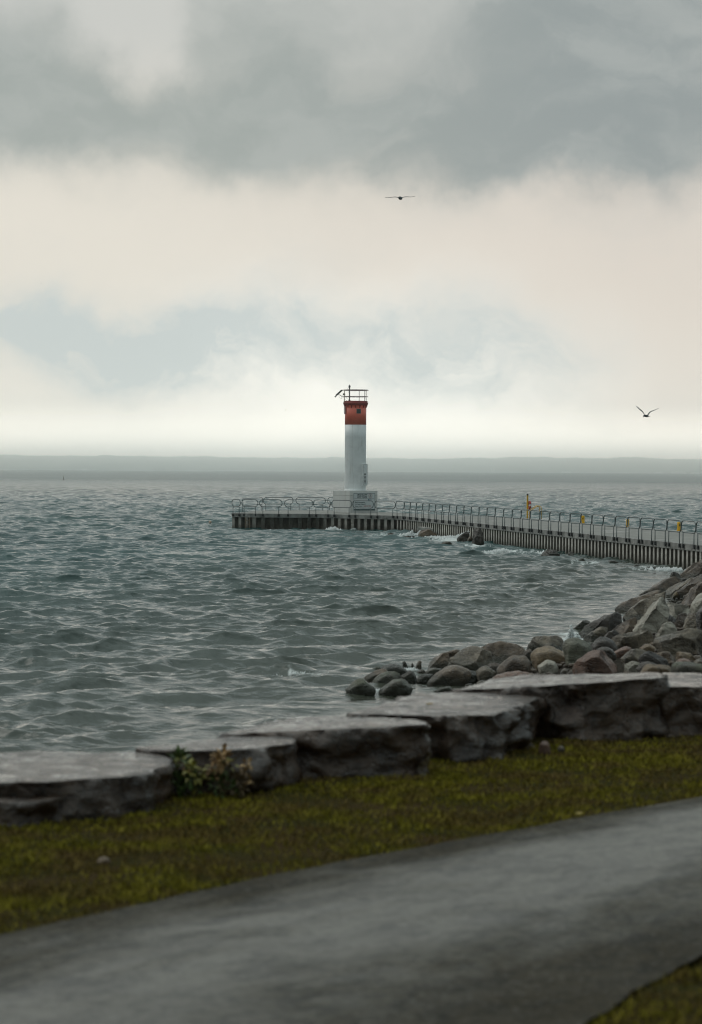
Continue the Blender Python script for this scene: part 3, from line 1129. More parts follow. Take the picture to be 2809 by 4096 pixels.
# main run
NP = 31
Pm0 = NEAR_MAIN0 + mdir * 0.15
Pend, _ = near_at_px(2793)
Lm = (Pend - Pm0).length / NP
mm = rail_meshes(Lm)
G3 = 'railing panels along the pier walkway'
land_px = [(2108, 'the tall yellow post'), (2331, 'the yellow bollard nearest that post'), (2511, 'the middle yellow bollard'), (2718, 'the wide yellow bollard')]
place_panel(near_at_px(1589)[0], NEAR_MAIN0 + mdir * 0.12, 'narrow railing panel at the bend between pier head and walkway', G3)
for i in range(NP + 1):
    a = Pm0 + mdir * (Lm * i); b = Pm0 + mdir * (Lm * (i + 1))
    if i < 17:
        lab = 'walkway railing panel, %s one counted from the bend at the pier head' % (ORD[i + 1] if i + 1 < len(ORD) else ['fifteenth', 'sixteenth', 'seventeenth'][i - 14])
    else:
        k = i - 17 + 1
        lab = 'walkway railing panel, %s one counted from the tall yellow post towards the shore' % (ORD[k] if k < len(ORD) else 'fifteenth')
    place_panel(a, b, lab, G3, mm)

# ------------------------------------------------------------------ lighthouse
def paint(name, col, rough=0.4, coat=0.0):
    m = simple(name, col, rough, 0.05, 1.1, 0.05, 30, dirt=tuple(c * 0.72 for c in col), dirt_amt=0.45, dirt_scale=0.9)
    t = NT(m.node_tree)
    b = m.node_tree.nodes['Principled BSDF']
    src = b.inputs['Base Color'].links[0].from_socket
    P = t.n('ShaderNodeNewGeometry').outputs['Position']
    run = t.ramp(t.noise(t.mapping(P, (2.6, 2.6, 0.16)), 2.0, 5, 0.6), 0.55, 0.75)
    t.l(t.mix(t.m('MULTIPLY', run, 0.35), src, (0.36, 0.30, 0.23)), b.inputs['Base Color'])
    return m


m_white = paint('white_paint', (0.79, 0.80, 0.79), 0.42)
m_wconc = paint('white_painted_concrete', (0.64, 0.64, 0.615), 0.6)
m_red = simple('red_paint', (0.80, 0.16, 0.10), 0.4, 0.08, 6.0, 0.05, 30, dirt=(0.54, 0.15, 0.09), dirt_amt=0.25, dirt_scale=3)
m_darkred = simple('weathered_red', (0.32, 0.05, 0.042), 0.55, 0.25, 6.0, 0.1, dirt=(0.06, 0.03, 0.025), dirt_amt=0.6)
m_dark = simple('dark_steel', (0.03, 0.035, 0.04), 0.5, 0.2, 4, 0)
m_darkrail = simple('dark_red_rail', (0.07, 0.028, 0.03), 0.5, 0.2, 4, 0)
m_cream = simple('cream_pole', (0.55, 0.45, 0.35), 0.5, 0.1, 4, 0)
m_slot = simple('louvre_dark', (0.03, 0.03, 0.028), 0.7, 0.2, 4, 0)
m_glass = simple('window_glass', (0.03, 0.055, 0.05), 0.15, 0.3, 5, 0)
m_frame = simple('window_frame', (0.10, 0.13, 0.12), 0.5, 0.2, 5, 0)

SA = 2.84
cornerf = at_z(900 + 1137 / 2.277, 1950 + 229 / 2.277, DZ)
phi = math.radians(31.5)
ex_ = Vector((math.cos(phi), math.sin(phi), 0))        # along the sign face, to the right and away
ey_ = Vector((-math.sin(phi), math.cos(phi), 0))       # along the blank face, to the left and away
LC = cornerf + (ex_ + ey_) * (SA / 2)
lh = thing('lighthouse', (LC.x, LC.y, DZ), 'white cylindrical lighthouse with a red top on a square white plinth', 'lighthouse', None, phi)
PH = 1.90                                             # plinth height
bm = bmesh.new(); box(bm, -SA / 2, SA / 2, -SA / 2, SA / 2, -0.02, PH)
bevel_all(bm, 0.02, 2)
plinth = fin('plinth', bm, m_wconc, lh)
# grey joint line round the plinth near its top
bm = bmesh.new()
for (x0, x1, y0, y1) in ((-SA / 2 - 0.004, SA / 2 + 0.004, -SA / 2 - 0.004, -SA / 2 + 0.01), (-SA / 2 - 0.004, -SA / 2 + 0.01, -SA / 2 + 0.01, SA / 2 - 0.01)):
    box(bm, x0, x1, y0, y1, PH - 0.42, PH - 0.40)
fin('joint_line', bm, simple('joint_grey', (0.22, 0.22, 0.21), 0.8, 0.1, 4, 0), plinth)

# the axis of the tower, fitted to where it stands on the plinth
sT = LC.y
axis = at_depth(1421.3, 1962, sT)
R0 = 85.3 / 2 / F * sT
zt0 = PH
ztop = at_depth(1421, 1604, sT).z - DZ
zred = at_depth(1421, 1699, sT).z - DZ
zfl = at_depth(1421, 1622.5, sT).z - DZ
zring = at_depth(1421, 1613, sT).z - DZ
loc_axis = Matrix.Rotation(-phi, 3, 'Z') @ Vector((axis.x - LC.x, axis.y - LC.y, 0))
ax, ay = loc_axis.x, loc_axis.y
camdir = math.atan2(-axis.y, -axis.x) - phi            # local angle that faces the viewer


def lz(prof, name, mat, parent=lh, n=72):
    bm = bmesh.new()
    lathe(bm, prof, n, ax, ay)
    o = fin(name, bm, mat, parent)
    for p_ in o.data.polygons:
        p_.use_smooth = abs(p_.normal.z) < 0.5
    return o


zj1 = at_depth(1421, 1500 + 1145 / 3.575, sT).z - DZ
zj2 = at_depth(1421, 1500 + 895 / 3.575, sT).z - DZ
prof = [(R0 + 0.05, zt0), (R0 + 0.05, zt0 + 0.05), (R0 + 0.012, zt0 + 0.07), (R0, zt0 + 0.10), (R0, zt0 + 0.14)]
for zj in (zj1, zj2):
    prof += [(R0, zj - 0.03), (R0, zj - 0.013), (R0 - 0.008, zj - 0.009), (R0 - 0.008, zj + 0.009), (R0, zj + 0.013), (R0, zj + 0.03)]
prof += [(R0, zred)]
lz(prof, 'tower', m_white)
lz([(R0 + 0.003, zred), (R0 + 0.003, zfl + 0.02)], 'red_band', m_red)
gal = lz([(R0 + 0.01, zfl + 0.021), (R0 + 0.075, zfl + 0.06), (R0 + 0.15, zring - 0.04), (R0 + 0.17, zring + 0.0), (R0 + 0.17, zring + 0.06), (R0 + 0.11, zring + 0.065),
          (R0 + 0.10, zring + 0.07), (R0 + 0.115, ztop - 0.03), (R0 + 0.10, ztop), (R0 * 0.2, ztop + 0.02)], 'gallery_cap', m_darkred)
for k in range(16):
    a_ = camdir + 2 * PI * k / 16
    bm = bmesh.new()
    mt = Matrix.Translation((ax, ay, 0)) @ Matrix.Rotation(a_, 4, 'Z')
    vs = [bm.verts.new(mt @ Vector(p)) for p in ((R0 + .004, -.03, zfl - .22), (R0 + .004, .03, zfl - .22), (R0 + .004, -.03, zring - .06), (R0 + .004, .03, zring - .06), (R0 + .15, -.03, zring - .045), (R0 + .15, .03, zring - .045), (R0 + .06, -.03, zfl - .12), (R0 + .06, .03, zfl - .12))]
    bmesh.ops.convex_hull(bm, input=vs)
    fin('bracket', bm, m_darkred, gal)

# top railing
Rr = R0 + 0.15
ztr = at_depth(1421, 1530 + 287 / 9.376, sT).z - DZ
zmr = at_depth(1421, 1530 + 534 / 9.376, sT).z - DZ


def circ(r, z, n=48):
    return [(ax + r * math.cos(2 * PI * k / n), ay + r * math.sin(2 * PI * k / n), z) for k in range(n)]


bm = bmesh.new(); tube(bm, circ(Rr, ztr), 0.035, 8, True); fin('top_rail', bm, m_darkrail, lh, True)
bm = bmesh.new(); tube(bm, circ(Rr, zmr), 0.026, 8, True); fin('middle_rail', bm, m_darkrail, lh, True)


def local_at(px, side=1):
    """angle on the gallery circle seen at photo column px; side 1 = viewer's side"""
    x = (px - 1421.3) / F * sT
    s = max(-1, min(1, x / Rr))
    a = math.asin(s)
    return camdir + (a if side > 0 else PI - a)


for px, sd1, mt_ in ((1320 + 525 / 9.376, 1, m_cream), (1320 + 1080 / 9.376, 1, m_darkrail), (1320 + 1290 / 9.376, -1, m_dark), (1320 + 1340 / 9.376, 1, m_darkrail)):
    a_ = local_at(px, sd1)
    bm = bmesh.new()
    x, y = ax + Rr * math.cos(a_), ay + Rr * math.sin(a_)
    tube(bm, [(x, y, zring + 0.03), (x, y, ztr)], 0.036 if mt_ is m_cream else 0.026, 8)
    fin('rail_post', bm, mt_, lh, True)


def tv(px, py, depth=0.0):
    """lighthouse-local point that stands at the tower's distance"""
    p = at_depth(px, py, sT + depth)
    v = Matrix.Rotation(-phi, 3, 'Z') @ Vector((p.x - LC.x, p.y - LC.y, 0))
    return Vector((v.x, v.y, p.z - DZ))


def c9(u, v, depth=0.0):
    return tv(1320 + u / 9.376, 1530 + v / 9.376, depth)


# lamp mast
b0 = c9(735, 690); zt_ = c9(735, 100)
mast = None
bm = bmesh.new()
x, y = b0.x, b0.y
lathe(bm, [(0.10, ztop + 0.02), (0.10, ztop + 0.05), (0.06, ztop + 0.09), (0.052, ztop + 0.12), (0.05, c9(735, 180).z)], 14, x, y)
mast = fin('lamp_mast', bm, m_dark, lh, True)
bm = bmesh.new()
z0 = c9(735, 180).z; z1 = c9(735, 100).z
lathe(bm, [(0.05, z0), (0.13, z0 + 0.01), (0.13, z0 + 0.04), (0.075, z0 + 0.05), (0.085, z0 + 0.08), (0.085, z1 - 0.05), (0.06, z1 - 0.02), (0.012, z1), (0.010, z1 + 0.09)], 16, x, y)
fin('lantern', bm, simple('lantern_dark', (0.05, 0.06, 0.06), 0.3, 0.2, 8, 0), mast, True)
# solar panel and its arms
pa, pb = c9(450, 285), c9(243, 478)
dv = (pb - pa)
side_v = Matrix.Rotation(-phi, 3, 'Z') @ Vector((0.1, 1, 0)).normalized()
nrm_ = dv.cross(side_v).normalized()
bm = bmesh.new()
vs = []
for q in (pa, pb):
    for s in (-0.42, 0.42):
        for tt in (-0.035, 0.035):
            vs.append(bm.verts.new(q + side_v * s + nrm_ * tt))
bmesh.ops.convex_hull(bm, input=vs)
sp = fin('solar_panel', bm, m_dark, lh)
bm = bmesh.new()
for s in (-0.3, 0.3):
    tube(bm, [c9(490, 285) + side_v * s - nrm_ * 0.03, c9(200, 548) + side_v * s - nrm_ * 0.03], 0.028, 6)
tube(bm, [c9(200, 548) + side_v * -0.3, c9(200, 548) + side_v * 0.3], 0.025, 6)
for s in (-0.3, 0.3):
    tube(bm, [c9(340, 450) + side_v * s, c9(505, 552) + side_v * s * 0.3], 0.02, 6)
fin('frame', bm, m_dark, sp)
bm = bmesh.new(); q = c9(540, 437); box(bm, q.x - .1, q.x + .06, q.y - .08, q.y + .08, q.z - .09, q.z + .07); bevel_all(bm, .02, 1)
fin('junction_box', bm, m_dark, lh)
for k, pl in enumerate((((335, 450), (340, 520), (380, 585), (440, 600), (480, 570)), ((510, 450), (450, 500), (435, 570), (450, 600)), ((560, 450), (600, 550), (650, 610), (700, 635)), ((530, 580), (570, 640), (640, 682)),
                        ((690, 180), (670, 240), (675, 300), (710, 395)))):
    bm = bmesh.new(); tube(bm, [c9(*p_) for p_ in pl], 0.009, 5); fin('wire', bm, m_dark, lh)

# window hatch in the red band
aw = camdir + math.asin(((1320 + 1065 / 9.376) - 1421.3) / F * sT / R0)
zw = c9(1065, 1083).z
mtw = Matrix.Translation((ax, ay, zw)) @ Matrix.Rotation(aw, 4, 'Z')
bm = bmesh.new(); box(bm, R0 - 0.08, R0 + 0.03, -0.20, 0.20, -0.21, 0.21, mtw); bevel_all(bm, 0.01, 1)
wn = fin('window', bm, m_frame, lh)
bm = bmesh.new(); box(bm, R0 - 0.02, R0 + 0.034, -0.16, 0.16, -0.17, 0.17, mtw); fin('pane', bm, m_glass, wn)

# slatted vent on the left flank of the red band
av = camdir - math.radians(72)
mtv = Matrix.Translation((ax, ay, 0)) @ Matrix.Rotation(av, 4, 'Z')
zv0, zv1 = c9(570, 1175).z, c9(570, 870).z
bm = bmesh.new()
box(bm, R0 - 0.12, R0 + 0.06, -0.20, 0.20, zv0, zv1, mtv)
vent = fin('vent', bm, m_darkred, lh)
bm = bmesh.new()
for k in range(6):
    z = zv0 + 0.06 + k * (zv1 - zv0 - 0.1) / 6
    box(bm, R0 - 0.02, R0 + 0.085, -0.17, 0.17, z, z + 0.05, mtv)
fin('slats', bm, simple('slat_white', (0.65, 0.63, 0.6), 0.5, 0.1, 5, 0), vent)


# door on the right flank
def c1(u, v):
    return tv(1250 + u / 3.575, 1500 + v / 3.575)


ad = camdir + math.radians(58)
mtd = Matrix.Translation((ax, ay, 0)) @ Matrix.Rotation(ad, 4, 'Z')
zd0, zd1 = c1(740, 1580).z, c1(740, 1272).z
dw_ = 0.36
bm = bmesh.new(); box(bm, R0 - 0.25, R0 + 0.115, -dw_, dw_, zd0, zd1, mtd); bevel_all(bm, 0.012, 1)
door = fin('door', bm, m_white, lh)
bm = bmesh.new()
ri = R0 + 0.118
for (y0, y1, a0, a1) in ((-dw_ + .04, -dw_ + .06, zd0 + .04, zd1 - .04), (dw_ - .06, dw_ - .04, zd0 + .04, zd1 - .04), (-dw_ + .06, dw_ - .06, zd1 - .06, zd1 - .04), (-dw_ + .06, dw_ - .06, zd0 + .04, zd0 + .06)):
    box(bm, R0 + 0.05, ri, y0, y1, a0, a1, mtd)
fin('door_seam', bm, simple('seam_grey', (0.18, 0.18, 0.17), 0.7, 0.1, 5, 0), door)
bm = bmesh.new()
for k in range(6):
    z = c1(735, 1548).z + k * (c1(735, 1440).z - c1(735, 1548).z) / 5.6
    box(bm, R0 + 0.05, ri + 0.004, -0.22, 0.10, z, z + 0.055, mtd)
fin('louvre', bm, m_slot, door)
bm = bmesh.new()
box(bm, R0 + 0.05, ri + 0.02, -0.15, -0.03, c1(735, 1432).z, c1(735, 1405).z, mtd)
box(bm, R0 + 0.05, ri + 0.05, -0.22, 0.02, c1(735, 1423).z, c1(735, 1417).z, mtd)
fin('handle', bm, m_slot, door)
for v in (1437, 1512, 1580):
    q = c1(710, v)
    bm = bmesh.new(); box(bm, R0 - 0.02, R0 + 0.10, -dw_ - 0.14, -dw_ - 0.002, q.z - 0.03, q.z + 0.03, mtd)
    fin('hinge', bm, m_white, door)

# ------------------------------------------------------------------ sign
SW, SHt = 2.24, 1.56
xs0 = (1412.6 - 1399.3) / 111.0 * SA - SA / 2
m_sign = simple('sign_face', (0.60, 0.63, 0.63), 0.4, 0.04, 2, 0)
m_ink = simple('sign_ink', (0.02, 0.05, 0.05), 0.5, 0.1, 5, 0)
m_inkred = simple('sign_red', (0.35, 0.08, 0.05), 0.5, 0.1, 5, 0)
m_inkblue = simple('sign_blue', (0.04, 0.13, 0.18), 0.5, 0.1, 5, 0)
zs1 = at_depth(1456, 1971.3, cornerf.y + 0.8).z - DZ
so = cornerf + ex_ * (xs0 + SA / 2) + Vector((0, 0, zs1 - SHt))
sign = thing('sign', (so.x, so.y, so.z), 'white notice board reading DEAD SLOW LOW WAKE on the lighthouse plinth', 'sign', None, phi)
bm = bmesh.new(); box(bm, 0, SW, -0.045, -0.006, 0, SHt); bevel_all(bm, 0.008, 1)
fin('board', bm, m_sign, sign)


def sbox(bm, x0, x1, z0, z1, pr=0.0):
    box(bm, x0, x1, -0.050 - pr, -0.046, z0, z1)


bm = bmesh.new()
for a_ in ((0.03, SW - .03, SHt - .06, SHt - .03), (0.03, SW - .03, .03, .06), (.03, .06, .06, SHt - .06), (SW - .06, SW - .03, .06, SHt - .06),
           (.12, SW - .12, SHt - .50, SHt - .48)):
    sbox(bm, *a_)
fin('border', bm, m_ink, sign)
bm = bmesh.new(); sbox(bm, .06, SW - .06, .062, .145); fin('footer_bar', bm, m_ink, sign)


def text(txt, x, z, size, mat, bold=0.0, align='LEFT', sx=1.0, name='lettering'):
    cu = bpy.data.curves.new(name, 'FONT')
    cu.body = txt
    cu.size = size
    cu.align_x = align
    cu.extrude = 0.002
    cu.offset = bold
    ob = bpy.data.objects.new(name, cu)
    COL.objects.link(ob)
    dg = bpy.context.evaluated_depsgraph_get()
    me = bpy.data.meshes.new_from_object(ob.evaluated_get(dg))
    bpy.data.objects.remove(ob)
    o = link(name, me, mat, sign)
    if len(me.materials) > 1:
        me.materials.clear(); me.materials.append(mat)
    o.rotation_euler = (PI / 2, 0, 0)
    o.location = (x, -0.0495, z)
    o.scale = (sx, 1, 1)
    return o


text('DEAD SLOW', 0.88, SHt - 0.235, 0.185, m_ink, 0.007, 'CENTER', 0.98)
text('LOW WAKE', 0.88, SHt - 0.425, 0.185, m_ink, 0.007, 'CENTER', 0.98)
bm = bmesh.new()
tube(bm, [(1.74 + 0.165 * math.cos(2 * PI * k / 40), -0.049, SHt - 0.255 + 0.175 * math.sin(2 * PI * k / 40)) for k in range(40)], 0.012, 5, True)
fin('speed_ring', bm, m_inkred, sign)
text('5', 1.74, SHt - 0.27, 0.17, m_ink, 0.008, 'CENTER')
text('knots', 1.74, SHt - 0.35, 0.07, m_ink, 0.002, 'CENTER')
text('In case of a', 0.15, SHt - 0.68, 0.10, m_ink, 0.003)
text('Marine emergency', 0.15, SHt - 0.86, 0.14, m_ink, 0.003)
text('VHF Radio Channel 16', 0.15, SHt - 1.03, 0.125, m_ink, 0.003)
text('Rescue Centre', 0.15, SHt - 1.19, 0.125, m_ink, 0.003)
text('1-800-267-7270', 1.02, SHt - 1.19, 0.12, m_inkred, 0.003)
text('Town Harbour', 0.15, SHt - 1.33, 0.09, m_ink, 0.002)
bm = bmesh.new()
vs = [bm.verts.new((1.50 + x, -0.049, SHt - 0.60 + z)) for x, z in ((0, 0.06), (.14, .06), (.14, -.05), (.10, -.11), (.07, -.13), (.04, -.11), (0, -.05))]
f = bm.faces.new(vs)
r_ = bmesh.ops.extrude_face_region(bm, geom=[f])
for v in [g for g in r_['geom'] if isinstance(g, bmesh.types.BMVert)]:
    v.co.y -= 0.003
fin('crest', bm, m_inkblue, sign)
for k, s in enumerate(('Harbour', 'and Town', 'Council')):
    text(s, 1.68, SHt - 0.58 - 0.068 * k, 0.062, m_inkblue, 0.001)

# ------------------------------------------------------------------ yellow post, lifebuoy, handrails, bollards
m_yel = simple('yellow_paint', (0.85, 0.47, 0.010), 0.45, 0.15, 3, 0.05, dirt=(0.22, 0.12, 0.02), dirt_amt=0.5)
yb = at_z(2110, 2074, DZ)
s_y = F / yb.y
post = thing('lifebuoy_post', (yb.x, yb.y, DZ), 'tall square yellow post with a dark top on the seaward pier edge', 'post')
hp = 98 / s_y
bm = bmesh.new(); box(bm, -.062, .062, -.062, .062, -.02, hp - .12); bevel_all(bm, .008, 1); fin('shaft', bm, m_yel, post)
bm = bmesh.new(); box(bm, -.066, .066, -.066, .066, hp - .119, hp + .02); bevel_all(bm, .008, 1); fin('cap', bm, m_slot, post)
m_lifered = simple('lifebuoy_red', (0.42, 0.04, 0.04), 0.5, 0.15, 6, 0.05)
lb = bpy.data.objects.new('lifebuoy', None)
COL.objects.link(lb)
lb.location = (yb.x + 0.14, yb.y - 0.02, DZ + (2074 - 2018) / s_y - 0.06)
tag(lb, 'red and white lifebuoy hanging edge-on from the yellow post', 'lifebuoy')
lb.rotation_euler = (0, math.radians(4), math.radians(12))
for mat_, segs, nm in ((m_lifered, ((0.06, 0.44), (0.56, 0.94), (1.06, 1.44), (1.56, 1.94)), 'float_ring'), (simple('lifebuoy_white', (0.7, 0.69, 0.66), 0.5, 0.08, 6, 0), ((-0.06, 0.06), (0.44, 0.56), (0.94, 1.06), (1.44, 1.56)), 'band')):
    for s0, s1 in segs:
        bm = bmesh.new()
        tube(bm, [(0, 0.30 * math.cos(PI * (s0 + (s1 - s0) * k / 10)), 0.30 * math.sin(PI * (s0 + (s1 - s0) * k / 10))) for k in range(11)], 0.072, 10)
        fin(nm, bm, mat_, lb, True)
for kk, off in enumerate((0, 1)):
    def cy(u, v):
        p = at_depth(2050 + u / 9.376, 1960 + v / 9.376, yb.y + (0.25 if off else 0.0))
        return p
    pts = [(575, 1080), (575, 800), (585, 785), (620, 762), (700, 712), (800, 650), (860, 612), (905, 592), (950, 592), (990, 615), (1012, 650), (1022, 700), (1022, 1085)]
    if off:
        pts = [(u + 66, v + 8) for u, v in pts]
    bm = bmesh.new()
    tube(bm, [cy(u, v) for u, v in pts], 0.026, 8)
    o = fin('ladder_handrail', bm, m_yel, None, True)
    tag(o, 'yellow arched grab rail over the pier edge, ' + ('the outer one away from the yellow post' if off else 'the inner one touching the yellow post'), 'handrail', 'grab rails of the pier ladder')
for px, y0, y1, wpx, lab in ((2331.5, 2063, 2093, 15, 'yellow bollard on the far pier edge, half hidden by a railing post'),
                             (2511, 2077, 2108, 12, 'slim yellow bollard on the far pier edge between the other two'),
                             (2718, 2088, 2124, 18.5, 'wide yellow bollard on the far pier edge closest to the shore')):
    q = at_z(px, y1, DZ)
    s_ = F / q.y
    o = thing('bollard', (q.x, q.y, DZ), lab, 'bollard', 'yellow mooring bollards on the pier')
    h = (y1 - y0) / s_; r_b = wpx / s_ / 2
    bm = bmesh.new(); lathe(bm, [(r_b, -0.01), (r_b, h - 0.03), (r_b * 0.85, h), (0.01, h + 0.006)], 20); fin('post', bm, m_yel, o, False)
    bm = bmesh.new(); box(bm, -0.03, 0.03, -r_b - 0.012, -r_b + 0.03, h * 0.55, h * 0.75); fin('bolt_plate', bm, m_slot, o)
    bm = bmesh.new(); lathe(bm, [(r_b * 1.25, -0.012), (r_b * 1.25, 0.025), (r_b * 1.02, 0.028)], 20); fin('flange', bm, m_yel, o)

# buoys
q = at_z(254.5, 1921, 0)
o = thing('spar_buoy', (q.x, q.y, 0), 'thin dark spar buoy far out on open water', 'buoy')
s_ = F / q.y
bm = bmesh.new(); lathe(bm, [(0.05, -0.5), (1.3 / s_, 0.0), (1.3 / s_, 9.5 / s_), (0.9 / s_, 16 / s_), (0.02, 16.4 / s_)], 12); fin('spar', bm, simple('spar_olive', (0.12, 0.11, 0.05), 0.6, 0.2, 2, 0), o, True)
bm = bmesh.new(); lathe(bm, [(0.1, -0.5), (2.1 / s_, -0.2), (2.1 / s_, 2.6 / s_), (1.31 / s_, 3.4 / s_)], 12); fin('float', bm, simple('spar_brown', (0.10, 0.06, 0.03), 0.6, 0.2, 2, 0), o, True)
q = at_z(841, 2099, 0)
o = thing('marker_buoy', (q.x, q.y, 0.05), 'small white buoy with an orange band bobbing off the pier head', 'buoy')
s_ = F / q.y
rb = 5.3 / s_
bm = bmesh.new(); lathe(bm, [(rb, -0.3), (rb, 7.5 / s_)], 18); fin('float', bm, simple('buoy_white', (0.72, 0.68, 0.58), 0.5, 0.1, 3, 0), o)
bm = bmesh.new(); lathe(bm, [(rb + .004, 7.5 / s_), (rb + .004, 10.5 / s_)], 18); fin('band', bm, simple('buoy_orange', (0.5, 0.13, 0.03), 0.5, 0.1, 3, 0), o)
bm = bmesh.new(); lathe(bm, [(rb, 10.5 / s_), (rb * .8, 12.2 / s_), (rb * .25, 13 / s_), (rb * .2, 15 / s_), (0.01, 15.2 / s_)], 18); fin('top', bm, simple('buoy_top', (0.55, 0.48, 0.36), 0.5, 0.1, 3, 0), o)
bm = bmesh.new()
for k in (-1, 0, 1):
    box(bm, k * 2.6 / s_ - .8 / s_, k * 2.6 / s_ + .8 / s_, -rb - .006, -rb * .8, 3.4 / s_, 5.6 / s_)
fin('mark', bm, m_slot, o)

# ------------------------------------------------------------------ rocks
ROCK = {
    'brown': rockmat('rock_brown', (0.055, 0.036, 0.022), (0.14, 0.095, 0.058), (0.030, 0.020, 0.012), 0.5),
    'grey': rockmat('rock_grey', (0.074, 0.056, 0.037), (0.185, 0.148, 0.102), (0.036, 0.027, 0.017), 0.5),
    'pale': rockmat('rock_pale', (0.20, 0.175, 0.135), (0.38, 0.345, 0.28), (0.09, 0.073, 0.053), 0.55),
    'dark': rockmat('rock_dark', (0.024, 0.017, 0.012), (0.055, 0.040, 0.027), (0.020, 0.015, 0.010), 0.5),
    'red': rockmat('rock_red', (0.10, 0.050, 0.032), (0.19, 0.105, 0.07), (0.04, 0.029, 0.022), 0.5),
    'ochre': rockmat('rock_ochre', (0.12, 0.075, 0.036), (0.21, 0.145, 0.08), (0.06, 0.042, 0.024), 0.55),
    'moss': rockmat('rock_mossy', (0.058, 0.048, 0.032), (0.105, 0.092, 0.066), (0.045, 0.038, 0.024), 0.5, moss=(0.045, 0.052, 0.012), moss_amt=0.7),
    'weed': rockmat('rock_weed', (0.03, 0.034, 0.012), (0.06, 0.062, 0.018), (0.03, 0.028, 0.012), 0.6, moss=(0.05, 0.062, 0.012), moss_amt=0.9),
    'lichen': rockmat('rock_lichen', (0.12, 0.08, 0.03), (0.19, 0.13, 0.05), (0.08, 0.055, 0.025), 0.6),
    'green': rockmat('rock_greengrey', (0.10, 0.098, 0.068), (0.155, 0.15, 0.105), (0.06, 0.05, 0.034), 0.6),
}
_rk = [0]


def rock(outline, conv, mat, label, basev=None, rnd=True, thick=0.8, z_off=0.0, Y=None, group=None, name='boulder', res=15.0, amp=1.0, tilt=0.0):
    _rk[0] += 1
    sd_ = _rk[0] * 13.7
    pts = [conv(u, v) for u, v in outline]
    xs = [p[0] for p in pts]; ys = [p[1] for p in pts]
    mx_ = (min(xs) + max(xs)) / 2
    my_ = conv(0, basev)[1] if basev is not None else max(ys)
    if Y is None:
        Y = hit_ground(mx_, my_)
    P = [at_depth(x, y, Y) for x, y in pts]
    cx = sum(p.x for p in P) / len(P); zb = min(p.z for p in P); zt = max(p.z for p in P)
    w = max(p.x for p in P) - min(p.x for p in P); h = zt - zb
    size = (w * h) ** 0.5
    T = thick * (0.5 * w + 0.5 * size)
    Yc = Y + 0.30 * T
    cz = zb + 0.4 * h
    bm = bmesh.new()
    vs = []
    rj = random.Random(_rk[0])
    for p in P:
        x, z = p.x - cx, p.z
        vs.append(bm.verts.new((x, 0.04 * T * rj.uniform(-1, 1), z - zb)))
        for sy, k0 in ((-0.48, 0.66), (0.48, 0.70)):
            k = k0 * rj.uniform(0.9, 1.08)
            zz = (z - cz) * k + cz
            if sy < 0 and z > cz:
                zz = (z - cz) * (0.62 + tilt) * rj.uniform(0.9, 1.1) + cz
            vs.append(bm.verts.new((x * k, sy * T, zz - zb)))
    for x, y in ((-0.3, -0.4), (0.3, -0.4), (0.3, 0.4), (-0.3, 0.4)):
        vs.append(bm.verts.new((x * w, y * T, -0.22 * h)))
    bmesh.ops.convex_hull(bm, input=bm.verts[:])
    loose = [v for v in bm.verts if not v.link_faces]
    bmesh.ops.delete(bm, geom=loose, context='VERTS')
    if not rnd:
        for kc in range(5):
            nd = Vector((rj.uniform(-1, 1), rj.uniform(-1.3, -0.1), rj.uniform(-0.1, 1.0))).normalized()
            sup = max(v.co.dot(nd) for v in bm.verts); inf = min(v.co.dot(nd) for v in bm.verts)
            cut_ = sup - (sup - inf) * rj.uniform(0.08, 0.20)
            bmesh.ops.bisect_plane(bm, geom=bm.verts[:] + bm.edges[:] + bm.faces[:], plane_co=nd * cut_, plane_no=nd, clear_outer=True)
            bmesh.ops.convex_hull(bm, input=bm.verts[:])
            bmesh.ops.delete(bm, geom=[v for v in bm.verts if not v.link_faces], context='VERTS')
    bmesh.ops.dissolve_limit(bm, angle_limit=0.12, verts=bm.verts[:], edges=bm.edges[:])
    bmesh.ops.triangulate(bm, faces=bm.faces[:])
    tgt = max(size / res, 0.02)
    for it in range(5):
        es = [e for e in bm.edges if e.calc_length() > tgt * 1.5]
        if not es:
            break
        bmesh.ops.subdivide_edges(bm, edges=es, cuts=1)
        bmesh.ops.triangulate(bm, faces=bm.faces[:])
    for it in range(4 if rnd else 1):
        bmesh.ops.smooth_vert(bm, verts=bm.verts[:], factor=0.5, use_axis_x=True, use_axis_y=True, use_axis_z=True)
    bm.normal_update()
    sc = 1.05 if rnd else 1.02
    f0 = 1.1 / size
    for v in bm.verts:
        q = v.co * f0 + Vector((sd_, 0, 0))
        if rnd:
            n = mnoise.fractal(q * 1.5, 0.9, 2.1, 5) * 0.05 - abs(mnoise.noise(q * 1.1 + Vector((3, 1, 4)))) * 0.06 + 0.015
        else:
            n = mnoise.ridged_multi_fractal(q * 1.3, 1.0, 2.1, 5, 1.0, 2.0) * 0.045 - 0.06
            n += mnoise.noise(Vector((q.x * 2, q.y * 2, q.z * 7 + q.x * 3))) * 0.03
            n += abs(mnoise.noise(q * 3.1)) * 0.05
        v.co = Vector((v.co.x * sc, v.co.y * sc, v.co.z * sc - 0.02 * h)) + v.normal * n * size * amp
    me = bpy.data.meshes.new(name)
    bm.to_mesh(me); bm.free()
    o = link(name, me, ROCK[mat], None, True)
    o.location = (cx, Yc, zb + z_off)
    tag(o, label, 'rock', group)
    return o


